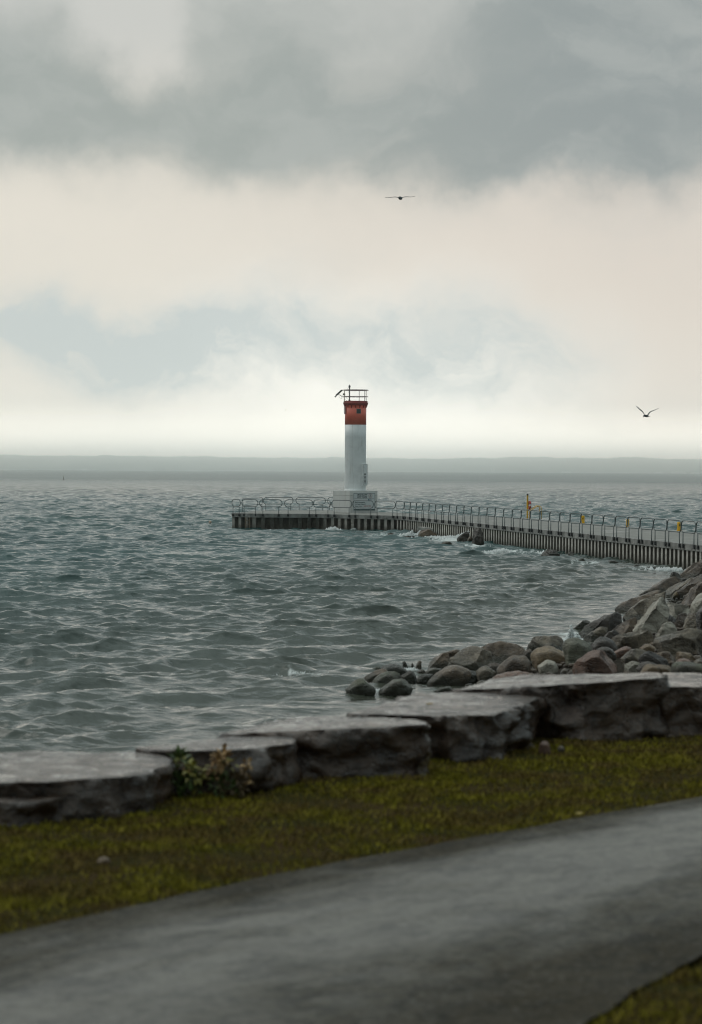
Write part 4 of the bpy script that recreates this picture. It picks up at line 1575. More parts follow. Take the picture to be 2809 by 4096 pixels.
R1 = lambda u, v: (1370 + u / 3.985, 2560 + v / 3.985)
R2 = lambda u, v: (1690 + u / 3.795, 2540 + v / 3.795)
R3 = lambda u, v: (2060 + u / 3.985, 2500 + v / 3.985)
R4 = lambda u, v: (2409 + u / 3.985, 2500 + v / 3.985)
R5 = lambda u, v: (2259 + u / 2.898, 2250 + v / 2.898)
R6 = lambda u, v: (1540 + u / 3.465, 2050 + v / 3.465)
C4 = lambda u, v: (2109 + u / 2.277, 1950 + v / 2.277)
DP = lambda u, v: d2(u, v)
GS = 'boulders of the spit at the waterline'
GR = 'boulders on the beach below the bank'
GB = 'armour rocks of the sloping bank'
GP = 'rocks against the pier wall'
rock([(35, 800), (110, 715), (220, 640), (330, 630), (410, 680), (500, 740), (530, 800), (490, 860), (380, 885), (250, 865), (120, 850)], R1, 'moss', 'mossy brown boulder at the outermost tip of the spit', 872, group=GS)
rock([(570, 850), (600, 780), (720, 700), (840, 630), (940, 605), (1020, 635), (1080, 700), (1140, 780), (1110, 815), (900, 845), (750, 870), (620, 880)], R1, 'moss', 'smooth rounded boulder lying lowest in the spit beside the mossy tip', 862, group=GS)
rock([(470, 690), (520, 620), (620, 545), (700, 515), (760, 520), (850, 515), (910, 550), (930, 610), (800, 680), (700, 740), (600, 750), (500, 730)], R1, 'moss', 'yellow-brown boulder wedged behind the two lowest spit boulders', 745, group=GS)
rock([(330, 625), (430, 560), (530, 490), (640, 458), (700, 475), (730, 520), (620, 620), (500, 700), (400, 690)], R1, 'brown', 'long boulder sloping down into the water behind the yellow-brown one', 690, group=GS)
rock([(590, 460), (680, 410), (780, 392), (880, 398), (960, 430), (1030, 475), (1050, 520), (960, 560), (900, 570), (700, 540)], R1, 'dark', 'dark domed boulder at the seaward back of the spit', 570, group=GS)
rock([(440, 510), (470, 460), (560, 430), (610, 435), (600, 490), (520, 525)], R1, 'weed', 'small stone with bright green weed beside the dark domed boulder', 528, group=GS)
rock([(925, 580), (1000, 530), (1075, 485), (1130, 510), (1170, 580), (1185, 640), (1140, 690), (1080, 690), (1000, 660)], R1, 'dark', 'peaked dark boulder in the middle of the spit', 690, group=GS)
rock([(1170, 680), (1190, 610), (1250, 560), (1340, 540), (1450, 550), (1420, 640), (1340, 700), (1250, 705)], R1, 'dark', 'low flat-topped dark boulder between the peaked one and the big sloping one', 705, group=GS)
rock([(240, 515), (300, 495), (370, 495), (430, 525), (400, 540), (280, 540)], R1, 'weed', 'weed covered stone awash off the spit', 530, group=GS)
rock([(955, 350), (990, 335), (1020, 370), (1045, 420), (1040, 470), (970, 470)], R1, 'dark', 'upright dark splash shaped as a stone in the surf, widest of the three behind the spit', 455, group=GS)  # this and the next two are dark splashes of water, built as rocks
rock([(1095, 375), (1120, 365), (1140, 400), (1145, 460), (1095, 460)], R1, 'dark', 'smallest upright dark splash shaped as a stone in the surf behind the spit', 455, group=GS)
rock([(1205, 345), (1230, 325), (1265, 345), (1252, 400), (1250, 500), (1170, 500), (1172, 400)], R1, 'brown', 'tall upright splash shaped as a stone in the surf, next to the low rough rock', 500, group=GS)
rock([(1150, 540), (1210, 490), (1270, 470), (1320, 480), (1320, 530), (1240, 560)], R1, 'red', 'small rusty stone in the surf under the tall upright splash', 555, group=GS)
rock([(1310, 520), (1370, 470), (1470, 450), (1600, 455), (1600, 520), (1450, 560), (1350, 555)], R1, 'grey', 'foam washed grey stone behind the low flat-topped boulder', 560, group=GS)
rock([(45, 420), (90, 360), (180, 320), (300, 300), (330, 270), (420, 265), (430, 240), (530, 220), (580, 260), (540, 420), (400, 500), (200, 510), (60, 505)], R2, 'brown', 'low rough rock reaching out to sea behind the big grey pointed rock', 508, False, group=GS)
rock([(380, 490), (440, 360), (500, 280), (570, 210), (680, 150), (760, 140), (850, 180), (950, 220), (1070, 265), (1080, 400), (1000, 480), (830, 560), (700, 560), (500, 560)], R2, 'grey', 'big grey pointed rock, the tallest of the spit', 550, False, group=GS, amp=0.7)
rock([(880, 190), (950, 155), (1030, 155), (1100, 150), (1180, 115), (1250, 105), (1330, 125), (1400, 140), (1470, 185), (1560, 215), (1600, 300), (1560, 420), (1300, 470), (1000, 460)], R2, 'brown', 'wide brown mound-shaped rock behind the grey pointed rock', 462, False, group=GS, amp=0.7)
rock([(60, 760), (80, 690), (180, 620), (320, 520), (420, 470), (530, 455), (600, 490), (700, 530), (740, 620), (660, 770), (500, 795), (300, 800), (100, 790)], R2, 'brown', 'large brown boulder sloping to the water, lowest in front of the grey pointed rock', 795, group=GS)
rock([(620, 620), (680, 555), (750, 540), (830, 560), (880, 620), (870, 720), (720, 760), (600, 750)], R2, 'dark', 'round dark boulder leaning on the large sloping brown one', 750, group=GR)
rock([(820, 550), (880, 500), (960, 465), (1040, 510), (1140, 580), (1100, 680), (1040, 730), (940, 730), (860, 690)], R2, 'grey', 'grey boulder with a pale rim under the small wet pink one', 730, group=GR)
rock([(960, 480), (1030, 435), (1110, 425), (1200, 455), (1190, 560), (1080, 590), (980, 560)], R2, 'red', 'small wet pink-brown boulder with a shiny rim', 580, group=GR)
rock([(1140, 550), (1190, 470), (1260, 400), (1370, 325), (1460, 330), (1560, 330), (1640, 400), (1660, 600), (1450, 650), (1220, 640)], R2, 'brown', 'large brown boulder with a pale slanting top, inland of the pink-brown one', 650, group=GR)
rock([(1060, 670), (1130, 610), (1280, 590), (1480, 550), (1580, 590), (1640, 660), (1500, 720), (1250, 730), (1100, 720)], R2, 'red', 'low purple-brown stone lying just over the wall top', 715, group=GR)
rock([(810, 740), (870, 690), (960, 695), (1010, 740), (900, 780)], R2, 'grey', 'little grey stone peeping over the wall at the foot of the round dark boulder', 775, group=GR)
rock([(180, 860), (260, 800), (420, 780), (460, 810), (430, 860), (300, 880)], R2, 'moss', 'flat stone awash below the large sloping brown boulder', 868, group=GS)
rock([(195, 330), (260, 260), (340, 190), (430, 180), (560, 170), (700, 180), (810, 185), (830, 230), (790, 320), (740, 420), (560, 430), (400, 440), (250, 450), (180, 470)], R3, 'grey', 'flat-topped grey striped slab at the water above the ochre oval boulder', 450, False, group=GR)
rock([(110, 520), (180, 400), (250, 380), (290, 460), (260, 600), (180, 650), (110, 620)], R3, 'brown', 'narrow brown rock wedged left of the ochre oval boulder', 640, group=GR)
rock([(250, 480), (290, 420), (380, 370), (500, 348), (600, 355), (730, 400), (870, 455), (900, 500), (880, 640), (640, 680), (430, 650), (280, 590)], R3, 'ochre', 'ochre brown oval boulder with a white chip on its end', 670, group=GR)
rock([(750, 380), (765, 310), (840, 230), (930, 203), (1020, 205), (1110, 240), (1190, 300), (1230, 370), (1230, 450), (1150, 600), (950, 640), (820, 560)], R3, 'green', 'round greenish grey boulder with a dark lower half', 630, group=GR)
rock([(345, 660), (430, 620), (520, 568), (620, 570), (660, 600), (700, 710), (660, 780), (480, 790), (385, 740)], R3, 'pale', 'pale pointed stone under the ochre oval boulder', 780, group=GR)
rock([(715, 760), (760, 705), (820, 703), (865, 750), (830, 790), (740, 790)], R3, 'grey', 'small round cobble between the pale pointed stone and the reddish boulder', 788, group=GR)
rock([(920, 645), (1050, 560), (1180, 450), (1280, 415), (1400, 415), (1480, 440), (1580, 520), (1700, 590), (1760, 660), (1750, 770), (1500, 800), (1200, 800), (1000, 790), (890, 740)], R3, 'red', 'large reddish boulder with a ridge, biggest of the beach row', 795, False, group=GR, amp=0.6)
rock([(1225, 355), (1280, 250), (1370, 190), (1460, 195), (1560, 250), (1620, 330), (1670, 400), (1620, 500), (1400, 500), (1260, 460)], R3, 'dark', 'dark domed boulder with a bright wet edge at the foot of the bank', 500, group=GR)
rock([(1300, 400), (1400, 350), (1490, 355), (1560, 400), (1630, 480), (1620, 570), (1480, 580), (1340, 520)], R3, 'dark', 'lower dark boulder in front of the wet-edged dome', 570, group=GR)
rock([(200, 730), (260, 695), (340, 700), (370, 750), (300, 790), (210, 780)], R3, 'brown', 'brown cobble under the narrow brown rock', 785, group=GR)
rock([(-60, 760), (20, 735), (110, 740), (250, 775), (270, 820), (100, 850), (-40, 850)], R3, 'red', 'purple-brown cobble heap stone at the wall top left of the pale pointed stone', 840, group=GR)
rock([(145, 235), (190, 195), (360, 180), (480, 140), (620, 100), (790, 70), (880, 110), (870, 200), (800, 310), (620, 390), (450, 400), (300, 380), (210, 310)], R4, 'grey', 'long split grey slab tilted up the foot of the bank', 395, False, group=GB)
rock([(840, 270), (860, 200), (900, 130), (960, 20), (1040, -60), (1150, -80), (1225, 0), (1220, 100), (1180, 220), (1000, 290)], R4, 'pale', 'pale upright wedge of rock beside the big speckled one', 290, False, group=GB)
rock([(835, 290), (860, 220), (1000, 190), (1120, 150), (1280, 95), (1450, 65), (1540, 55), (1700, 90), (1760, 300), (1720, 470), (1450, 500), (1200, 470), (900, 380)], R4, 'grey', 'big speckled grey boulder at the low end of the bank', 480, False, group=GB, amp=0.7)
rock([(180, 440), (280, 380), (400, 340), (475, 365), (480, 430), (400, 490), (320, 510), (200, 480)], R4, 'red', 'small rounded pinkish stone between two dark boulders', 500, group=GR)
rock([(305, 540), (400, 440), (480, 390), (570, 372), (700, 390), (760, 420), (740, 540), (600, 620), (400, 640), (320, 600)], R4, 'grey', 'grey ridged boulder with a wet top, left half of a touching pair', 630, False, group=GR, amp=0.6)
rock([(580, 560), (660, 460), (750, 410), (870, 435), (960, 500), (1060, 560), (1110, 660), (900, 690), (700, 660)], R4, 'dark', 'blackish ridged boulder, right half of the touching pair', 680, False, group=GR, amp=0.6)
rock([(880, 460), (980, 425), (1090, 430), (1190, 490), (1240, 570), (1150, 660), (1020, 620)], R4, 'brown', 'brown boulder tucked behind the blackish ridged one', 640, False, group=GR)
rock([(600, 370), (680, 310), (760, 308), (850, 350), (880, 420), (760, 450), (630, 430)], R4, 'ochre', 'small brown domed stone under the split grey slab', 440, group=GR)
rock([(360, 640), (450, 580), (610, 572), (630, 640), (600, 740), (400, 750), (360, 700)], R4, 'pale', 'pale flat stone beside the reddish boulder', 750, False, group=GR)
rock([(540, 700), (620, 600), (740, 585), (900, 630), (940, 690), (800, 740), (600, 740)], R4, 'dark', 'dark low stone between the pale flat stone and the yellowish slab', 735, group=GR)
rock([(610, 760), (700, 640), (790, 625), (900, 655), (1100, 670), (1140, 760), (900, 800), (680, 800)], R4, 'ochre', 'yellowish slab-like stone just above the wall top', 790, group=GR, Y=47)
rock([(1100, 800), (1130, 640), (1200, 590), (1440, 605), (1600, 620), (1760, 700), (1740, 820), (1300, 840)], R4, 'moss', 'blurred mossy rock right behind the last wall block', 830, group=GR, Y=42)
rock([(1140, 640), (1200, 570), (1290, 530), (1400, 560), (1460, 620), (1400, 680), (1200, 690)], R4, 'red', 'reddish stone peeking over the blurred mossy rock', 690, group=GR)
rock([(1430, 640), (1500, 555), (1594, 530), (1720, 560), (1740, 680), (1500, 690)], R4, 'grey', 'smooth grey boulder above the blurred mossy rock', 690, group=GR)
rock([(1140, 500), (1200, 440), (1290, 430), (1440, 460), (1560, 520), (1560, 600), (1300, 600), (1180, 560)], R4, 'ochre', 'rough brown stone below the big speckled boulder', 590, False, group=GR)
# bank
bank = [
    ([(1340, 150), (1420, 80), (1500, 20), (1594, -30), (1720, -40), (1720, 120), (1500, 160), (1420, 200), (1350, 200)], 'brown', 'highest slab of the bank where it meets the pier piling'),
    ([(1215, 200), (1240, 110), (1290, 100), (1350, 140), (1350, 190), (1250, 220)], 'dark', 'dark squarish block at the waterline near the pier piling'),
    ([(840, 400), (950, 330), (1060, 270), (1180, 200), (1300, 150), (1390, 180), (1280, 260), (1120, 320), (950, 400)], 'brown', 'long thin slab at the waterline below the dark squarish block'),
    ([(1100, 320), (1220, 230), (1330, 190), (1430, 190), (1380, 270), (1220, 330)], 'dark', 'dark slab resting on the long thin waterline slab'),
    ([(590, 550), (640, 500), (760, 440), (880, 400), (1000, 350), (1130, 310), (1130, 370), (1000, 440), (850, 510), (700, 590), (620, 600)], 'brown', 'second long waterline slab, ending at the yellow stained seam'),
    ([(690, 620), (800, 520), (930, 440), (1080, 370), (1190, 330), (1150, 420), (1010, 480), (870, 560), (760, 650), (700, 690)], 'grey', 'ridged grey slab lying just above the second waterline slab'),
    ([(140, 850), (240, 750), (390, 660), (600, 580), (710, 575), (720, 650), (620, 720), (500, 780), (330, 820), (180, 880)], 'dark', 'big dark wedge at the low waterline end of the bank'),
    ([(90, 780), (220, 670), (260, 655), (300, 680), (240, 760), (130, 800)], 'dark', 'small dark slab in the spray at the low end of the bank'),
    ([(190, 900), (330, 800), (430, 745), (510, 760), (430, 850), (320, 940)], 'grey', 'wet grey slab lying under the big dark wedge'),
    ([(420, 900), (520, 800), (600, 780), (650, 830), (640, 910), (520, 940)], 'dark', 'rounded dark rock at the foot of the wet grey slab'),
    ([(550, 790), (680, 690), (790, 660), (860, 620), (860, 720), (820, 830), (720, 880), (620, 860)], 'brown', 'broken brown rock left of the great pale face'),
    ([(785, 740), (850, 650), (950, 560), (1040, 480), (1080, 410), (1180, 380), (1250, 440), (1240, 520), (1120, 640), (1060, 740), (920, 820), (820, 830)], 'pale', 'great pale sloping rock face in the middle of the bank'),
    ([(1000, 660), (1080, 540), (1200, 470), (1300, 480), (1470, 500), (1480, 570), (1340, 640), (1200, 680), (1060, 690)], 'pale', 'pale flat ledge running on from the great pale face'),
    ([(1020, 720), (1140, 580), (1230, 600), (1300, 660), (1270, 760), (1130, 800), (1040, 790)], 'dark', 'black jagged rock in the hollow under the pale ledge'),
    ([(1110, 380), (1210, 290), (1330, 210), (1450, 180), (1520, 180), (1480, 280), (1370, 350), (1250, 410), (1150, 410)], 'grey', 'grey slab above the dark slab, beside the yellow lichen stone'),
    ([(1225, 410), (1260, 350), (1310, 330), (1350, 370), (1345, 430), (1270, 440)], 'lichen', 'stone covered with yellow lichen on the bank'),
    ([(1300, 470), (1400, 380), (1480, 310), (1594, 230), (1720, 170), (1720, 320), (1580, 410), (1480, 510), (1390, 510)], 'brown', 'steep brown slab with a pale upper edge past the lichen stone'),
    ([(1290, 350), (1440, 250), (1500, 190), (1594, 140), (1720, 90), (1720, 230), (1560, 300), (1400, 390), (1340, 400)], 'brown', 'brown slab above the lichen stone, under the highest slab'),
    ([(1450, 570), (1490, 450), (1594, 320), (1720, 250), (1740, 600), (1560, 600)], 'pale', 'pale rock cut by the picture edge beside the steep brown slab'),
    ([(1380, 720), (1420, 570), (1470, 555), (1570, 650), (1580, 760), (1450, 800)], 'grey', 'grey pitted rock below the pale ledge'),
    ([(1530, 600), (1594, 470), (1740, 440), (1760, 800), (1560, 790)], 'dark', 'dark rock cut by the picture edge above the big speckled boulder'),
    ([(1280, 700), (1330, 600), (1440, 560), (1440, 720), (1400, 790), (1320, 800)], 'brown', 'brown rock filling the gap behind the pale upright wedge'),
]
for ol, mt_, lab in bank:
    vmax = max(v for u, v in ol)
    rock(ol, R5, mt_, lab, vmax - 12, False, 0.9, group=GB, amp=0.8)
# rocks against the pier
wp = near_at_px(1905)[0].y
for ol, mt_, lab, dy in (
        ([(1195, 460), (1205, 300), (1215, 220), (1240, 185), (1320, 185), (1350, 215), (1370, 300), (1390, 460), (1330, 470)], 'dark', 'tall dark block leaning against the pier wall', 1905),
        ([(985, 370), (1060, 310), (1080, 290), (1140, 250), (1175, 300), (1175, 400), (1110, 420), (1010, 410)], 'dark', 'pointed dark rock hit by spray beside the tall dark block', 1850),
        ([(1125, 410), (1160, 330), (1210, 320), (1230, 390), (1190, 430)], 'brown', 'small brown rock between the pointed rock and the tall dark block', 1880),
        ([(1215, 430), (1260, 370), (1330, 335), (1350, 390), (1330, 460), (1260, 460)], 'brown', 'brown triangular rock at the foot of the tall dark block', 1910),
        ([(450, 320), (500, 240), (560, 225), (660, 240), (720, 280), (745, 340), (650, 360), (520, 355)], 'brown', 'rounded brown rock under the broken concrete beam', 1710),
        ([(15, 335), (40, 285), (100, 285), (180, 325), (190, 350), (60, 350)], 'brown', 'low brown rock awash at the bend of the pier', 1568),
        ([(175, 350), (220, 330), (300, 322), (440, 330), (445, 370), (300, 375)], 'brown', 'long flat rock awash between the bend and the broken beam', 1630),
        ([(765, 445), (790, 410), (850, 400), (930, 410), (960, 440), (850, 455)], 'ochre', 'flat ochre rock awash in front of the spray', 1780)):
    Yw = near_at_px(dy)[0].y - 2.2
    rock(ol, R6, mt_, lab, None, False, 0.6, group=GP, Y=min(Yw, hit_ground((R6(*ol[0])[0] + R6(*ol[-2])[0]) / 2, R6(0, max(v for u, v in ol))[1] - 2)), amp=0.8)
rock([(100, 615), (150, 565), (200, 555), (260, 575), (305, 610), (280, 640), (140, 640)], C4, 'dark', 'dark rock with a wet pale flank awash at the pier wall', 630, False, 0.7, group=GP)
rock([(370, 600), (400, 570), (430, 600), (430, 640), (370, 640)], C4, 'dark', 'small dark rock awash at the pier wall next to the wet-flanked one', 632, False, 0.7, group=GP)
for k, (u0, v0, wd) in enumerate(((500, 655, 60), (780, 675, 110), (1000, 712, 80), (1130, 730, 120))):
    rock([(u0 - wd / 2, v0 + 6), (u0 - wd / 4, v0 - 10), (u0 + wd / 5, v0 - 12), (u0 + wd / 2, v0 + 6), (u0 + wd / 4, v0 + 22), (u0 - wd / 4, v0 + 22)], C4, 'dark',
         ['smallest', 'broad', 'middling', 'widest'][k] + ' weedy rock awash at the foot of the walkway piling, ' + ['farthest out', 'second from the far one', 'third from the far one', 'nearest the bank'][k], v0 + 18, True, 0.7, group=GP)

# small rubble between the boulders
def build_rubble():
    n = 5200
    X = rng.uniform(-1.5, 15, n); Y = rng.uniform(42, 118, n)
    ds = shore_dist(X, Y)
    dw = (X - WP[0]) * WN[0] + (Y - WP[1]) * WN[1]
    k = (ds > 0.5) & (ds < 10) & (dw > 5) & (X < 0.14 * Y + 1)
    X, Y = X[k], Y[k]; n = len(X)
    Z = terrain(X, Y)
    r = rng.uniform(0.03, 0.11, n) * rng.uniform(0.5, 1.3, n)
    bmr = bmesh.new(); bmesh.ops.create_icosphere(bmr, subdivisions=2, radius=1)
    bv = np.array([v.co[:] for v in bmr.verts]); bf = np.array([[v.index for v in f.verts] for f in bmr.faces]); bmr.free()
    ph = rng.uniform(0, 6.28, (n, 6)); sc_ = rng.uniform(0.55, 1.15, (n, 3)); sc_[:, 2] *= 0.7
    B = np.repeat(bv[None], n, 0)
    w = 1 + 0.16 * np.sin(2.6 * B[..., 0] + ph[:, :1]) + 0.16 * np.sin(2.9 * B[..., 1] + ph[:, 1:2]) + 0.14 * np.sin(3.4 * B[..., 2] + ph[:, 2:3])
    B = B * w[..., None] * sc_[:, None] * r[:, None, None]
    a = ph[:, 3:4]; ca, sa = np.cos(a), np.sin(a)
    B = np.stack([B[..., 0] * ca - B[..., 1] * sa, B[..., 0] * sa + B[..., 1] * ca, B[..., 2]], -1)
    V = (B + np.stack([X, Y, Z + 0.3 * r], -1)[:, None]).reshape(-1, 3)
    Fc = (bf[None] + len(bv) * np.arange(n)[:, None, None]).reshape(-1, 3)
    tag(link('pebbles', np_mesh('pebbles', V, Fc), ROCK['brown'], None, True), 'small rubble filling the gaps between the boulders', None, None, 'stuff')


build_rubble()
# broken concrete beam
m_broken = simple('broken_concrete', (0.36, 0.34, 0.31), 0.85, 0.2, 3, 0.4, 12)
Yb = near_at_px(1705)[0].y - 1.4
A_ = at_depth(1676, 2107, Yb); B_ = at_depth(1739, 2114, Yb - 1.0)
bm = bmesh.new()
dd = (B_ - A_)
L_ = dd.length
bmx = box(bm, 0, L_, -0.25, 0.35, -0.24, 0.0)
bmesh.ops.subdivide_edges(bm, edges=bm.edges[:], cuts=4, use_grid_fill=True)
for v in bm.verts:
    v.co += Vector((mnoise.noise(v.co * 3 + Vector((5, 0, 0))), mnoise.noise(v.co * 3 + Vector((0, 9, 0))), mnoise.noise(v.co * 3))) * 0.05
o = fin('concrete_beam', bm, m_broken)
o.location = A_
o.rotation_euler = (0, -math.asin(dd.z / L_), math.atan2(dd.y, dd.x))
tag(o, 'broken pale concrete beam lying on a rock by the pier', 'beam')

# ------------------------------------------------------------------ wall of armour stones
def blockmat():
    m = rockmat('armour_stone', (0.024, 0.014, 0.009), (0.068, 0.039, 0.022), (0.010, 0.007, 0.005), 0.26, 0.5)
    m.node_tree.nodes['Principled BSDF'].inputs['Specular IOR Level'].default_value = 0.6
    return m


m_block = blockmat()


def block(name, top, ztop_, label, seed, zbot=GZ - 0.25, flare=0.06, rough_amp=0.05, zs=None):
    zl = zs or [ztop_] * len(top)
    P = [at_z(x, y, z_) for (x, y), z_ in zip(top, zl)]
    c = sum(P, Vector()) / len(P)
    c.z = ztop_
    bm = bmesh.new()
    vs = []
    rj = random.Random(seed)
    for p in P:
        d = (p - c)
        vs.append(bm.verts.new((d.x, d.y, d.z + rj.uniform(-.012, .012))))
        for f_, zz in ((1.015, -0.12), (1.02 + rj.uniform(-.03, .03), (zbot - ztop_) * 0.55), (1 + flare * rj.uniform(-0.6, 1), zbot - ztop_)):
            vs.append(bm.verts.new((d.x * f_, d.y * f_, zz + (d.z if zz > -0.2 else 0))))
    bmesh.ops.convex_hull(bm, input=vs)
    bmesh.ops.delete(bm, geom=[v for v in bm.verts if not v.link_faces], context='VERTS')
    bmesh.ops.dissolve_limit(bm, angle_limit=0.1, verts=bm.verts[:], edges=bm.edges[:])
    bmesh.ops.triangulate(bm, faces=bm.faces[:])
    for it in range(7):
        es = [e for e in bm.edges if e.calc_length() > 0.085]
        if not es:
            break
        bmesh.ops.subdivide_edges(bm, edges=es, cuts=1)
        bmesh.ops.triangulate(bm, faces=bm.faces[:])
    bmesh.ops.smooth_vert(bm, verts=bm.verts[:], factor=0.2, use_axis_x=True, use_axis_y=True, use_axis_z=True)
    bm.normal_update()
    for v in bm.verts:
        q = v.co + Vector((seed * 3.3, 0, 0))
        side = 1 - max(0, min(1, (v.normal.z - 0.3) * 2.5))
        n = mnoise.fractal(q * 2.2, 0.9, 2.1, 5) * rough_amp * 2.6 + (mnoise.noise(Vector((q.x * 1.5, q.y * 1.5, q.z * 7))) * 0.06) - 0.09 * max(0.0, mnoise.noise(Vector((q.x * 2.4, q.y * 2.4, q.z * 3.0 + 7)))) + mnoise.cell(q * 3.0) * 0.03
        n = n * side + (1 - side) * (mnoise.fractal(q * 1.6, 1.0, 2.0, 4) * 0.018)
        v.co += v.normal * n
    me = bpy.data.meshes.new(name)
    bm.to_mesh(me); bm.free()
    o = link(name, me, m_block, None, True)
    o.location = (c.x, c.y, ztop_)
    tag(o, label, 'stone block', 'armour stone blocks of the low wall')
    return o


D_ = lambda pts: [d2(x, y) for x, y in pts]
E_ = lambda pts: [(1300 + u / 1.0563, 2650 + v / 1.0563) for u, v in pts]
block('stone_block', D_([(-70, 1775), (100, 1773), (250, 1766), (330, 1755), (395, 1728), (370, 1714), (300, 1707), (200, 1704), (100, 1702), (0, 1707), (-70, 1712)]), 2.05, 'broad flat stone block with the biggest pale top, leftmost large one of the wall', 1, flare=0.0, rough_amp=0.035)
block('stone_block', D_([(-60, 1822), (60, 1820), (140, 1811), (125, 1795), (0, 1783), (-60, 1784)]), 1.90, 'small low stone ledge in front of the broad flat block', 2)
block('stone_block', D_([(330, 1704), (420, 1704), (560, 1699), (668, 1686), (675, 1678), (640, 1670), (520, 1672), (400, 1684), (300, 1697)]), 2.13, 'stone block behind the weeds with a deep black face', 3, zs=[2.08, 2.12, 2.13, 2.13, 2.13, 2.13, 2.13, 2.11, 2.08])
block('stone_block', D_([(505, 1665), (640, 1664), (738, 1657), (900, 1646), (960, 1642), (970, 1648), (945, 1632), (800, 1627), (700, 1627), (600, 1641)]), 2.24, 'stone block with a squared pale corner, between the weeds and the rugged block', 4, zs=[2.12, 2.14, 2.20, 2.24, 2.24, 2.24, 2.24, 2.22, 2.18, 2.14])
block('stone_block', E_([(395, 227), (560, 227), (720, 217), (830, 185), (905, 152), (900, 140), (850, 127), (560, 120), (400, 130), (300, 165), (200, 192), (110, 220)]), 2.20, 'rugged stone block with a lumpy broken end and a leaf on top', 5, rough_amp=0.09)
block('stone_block', E_([(550, 120), (860, 130), (960, 108), (1100, 92), (1300, 72), (1415, 66), (1422, 56), (1415, 44), (1300, 38), (1100, 45), (850, 55), (700, 72)]), 2.41, 'tallest stone block with a sharp upper corner and overhanging lip', 6, zs=[2.19, 2.22, 2.30, 2.38, 2.41, 2.41, 2.41, 2.41, 2.41, 2.38, 2.24, 2.2])
block('stone_block', E_([(1425, 103), (1594, 100), (1760, 96), (1760, 50), (1594, 46), (1425, 42)]), 2.29, 'stone block past the sharp-cornered tallest one, cut by the picture edge', 7)
# loose stones and litter in the grass
m_ = None
for (u, v, wd, hd), mt_, lab in (((235, 1953, 40, 15), 'ochre', 'pale stone lying alone in the grass near the path'), ((1274, 1698, 20, 14), 'grey', 'pale pebble at the foot of the tallest block'),
                                  ((1237, 1695, 30, 30), 'red', 'pinkish stone at the foot of the rugged block'), ((62, 1852, 30, 16), 'red', 'pinkish stone under the small low ledge')):
    rock([(u - wd / 2, v + hd * .4), (u - wd * .35, v - hd * .3), (u, v - hd * .5), (u + wd * .35, v - hd * .3), (u + wd / 2, v + hd * .4), (u, v + hd * .5)], DP, mt_, lab, v + hd / 2, Y=at_z(*d2(u, v + hd * .45), GZ).y, name='stone')
m_leaf = simple('yellow_leaf', (0.30, 0.22, 0.04), 0.6, 0.3, 20, 0)
m_dryleaf = simple('ochre_leaf', (0.26, 0.17, 0.05), 0.6, 0.3, 20, 0)


def leaf(px, py, z, size, mat, label):
    p = at_z(px, py, z)
    bm = bmesh.new()
    prof = [(-1, 0), (-.6, .35), (0, .5), (.5, .35), (1, 0), (.5, -.35), (0, -.5), (-.6, -.35)]
    c0 = bm.verts.new((0, 0, 0.0)); ring = [bm.verts.new((x * size, y * size, 0.25 * size * (abs(y) + abs(x) * .5))) for x, y in prof]
    for i in range(8):
        bm.faces.new((c0, ring[i], ring[(i + 1) % 8]))
    r_ = bmesh.ops.extrude_face_region(bm, geom=bm.faces[:])
    for v in [g for g in r_['geom'] if isinstance(g, bmesh.types.BMVert)]:
        v.co.z += 0.004
    o = fin('leaf', bm, mat)
    o.location = (p.x, p.y, z + 0.012)
    o.rotation_euler = (0.2, -0.1, 0.7)
    tag(o, label, 'leaf')


leaf(*d2(1314, 1850), GZ + 0.03, 0.045, m_leaf, 'small yellow leaf lying in the grass by the path edge')
leaf(*d2(975, 1601), 2.20, 0.055, m_dryleaf, 'ochre leaf on the pale top of the rugged block')

# ------------------------------------------------------------------ weeds by the wall
m_wgreen = simple('weed_green', (0.055, 0.095, 0.014), 0.55, 0.4, 12, 0)
m_wyel = simple('weed_yellow', (0.22, 0.20, 0.03), 0.55, 0.35, 12, 0)
m_wtan = simple('weed_tan', (0.32, 0.20, 0.08), 0.7, 0.35, 12, 0)
m_wbrown = simple('weed_brown', (0.085, 0.055, 0.018), 0.7, 0.35, 12, 0)


def add_leaf(bm, p, d, L, w, rj):
    d = d.normalized()
    s = d.cross(Vector((rj.uniform(-.4, .4), rj.uniform(-.4, .4), 1))).normalized()
    up = s.cross(d)
    a = bm.verts.new(p); e = bm.verts.new(p + d * L - up * L * .15)
    m1 = bm.verts.new(p + d * L * .5 + s * w + up * L * .12); m2 = bm.verts.new(p + d * L * .5 - s * w + up * L * .12); mm_ = bm.verts.new(p + d * L * .5 + up * L * .06)
    for f in ((a, m1, mm_), (m1, e, mm_), (e, m2, mm_), (m2, a, mm_)):
        bm.faces.new(f)


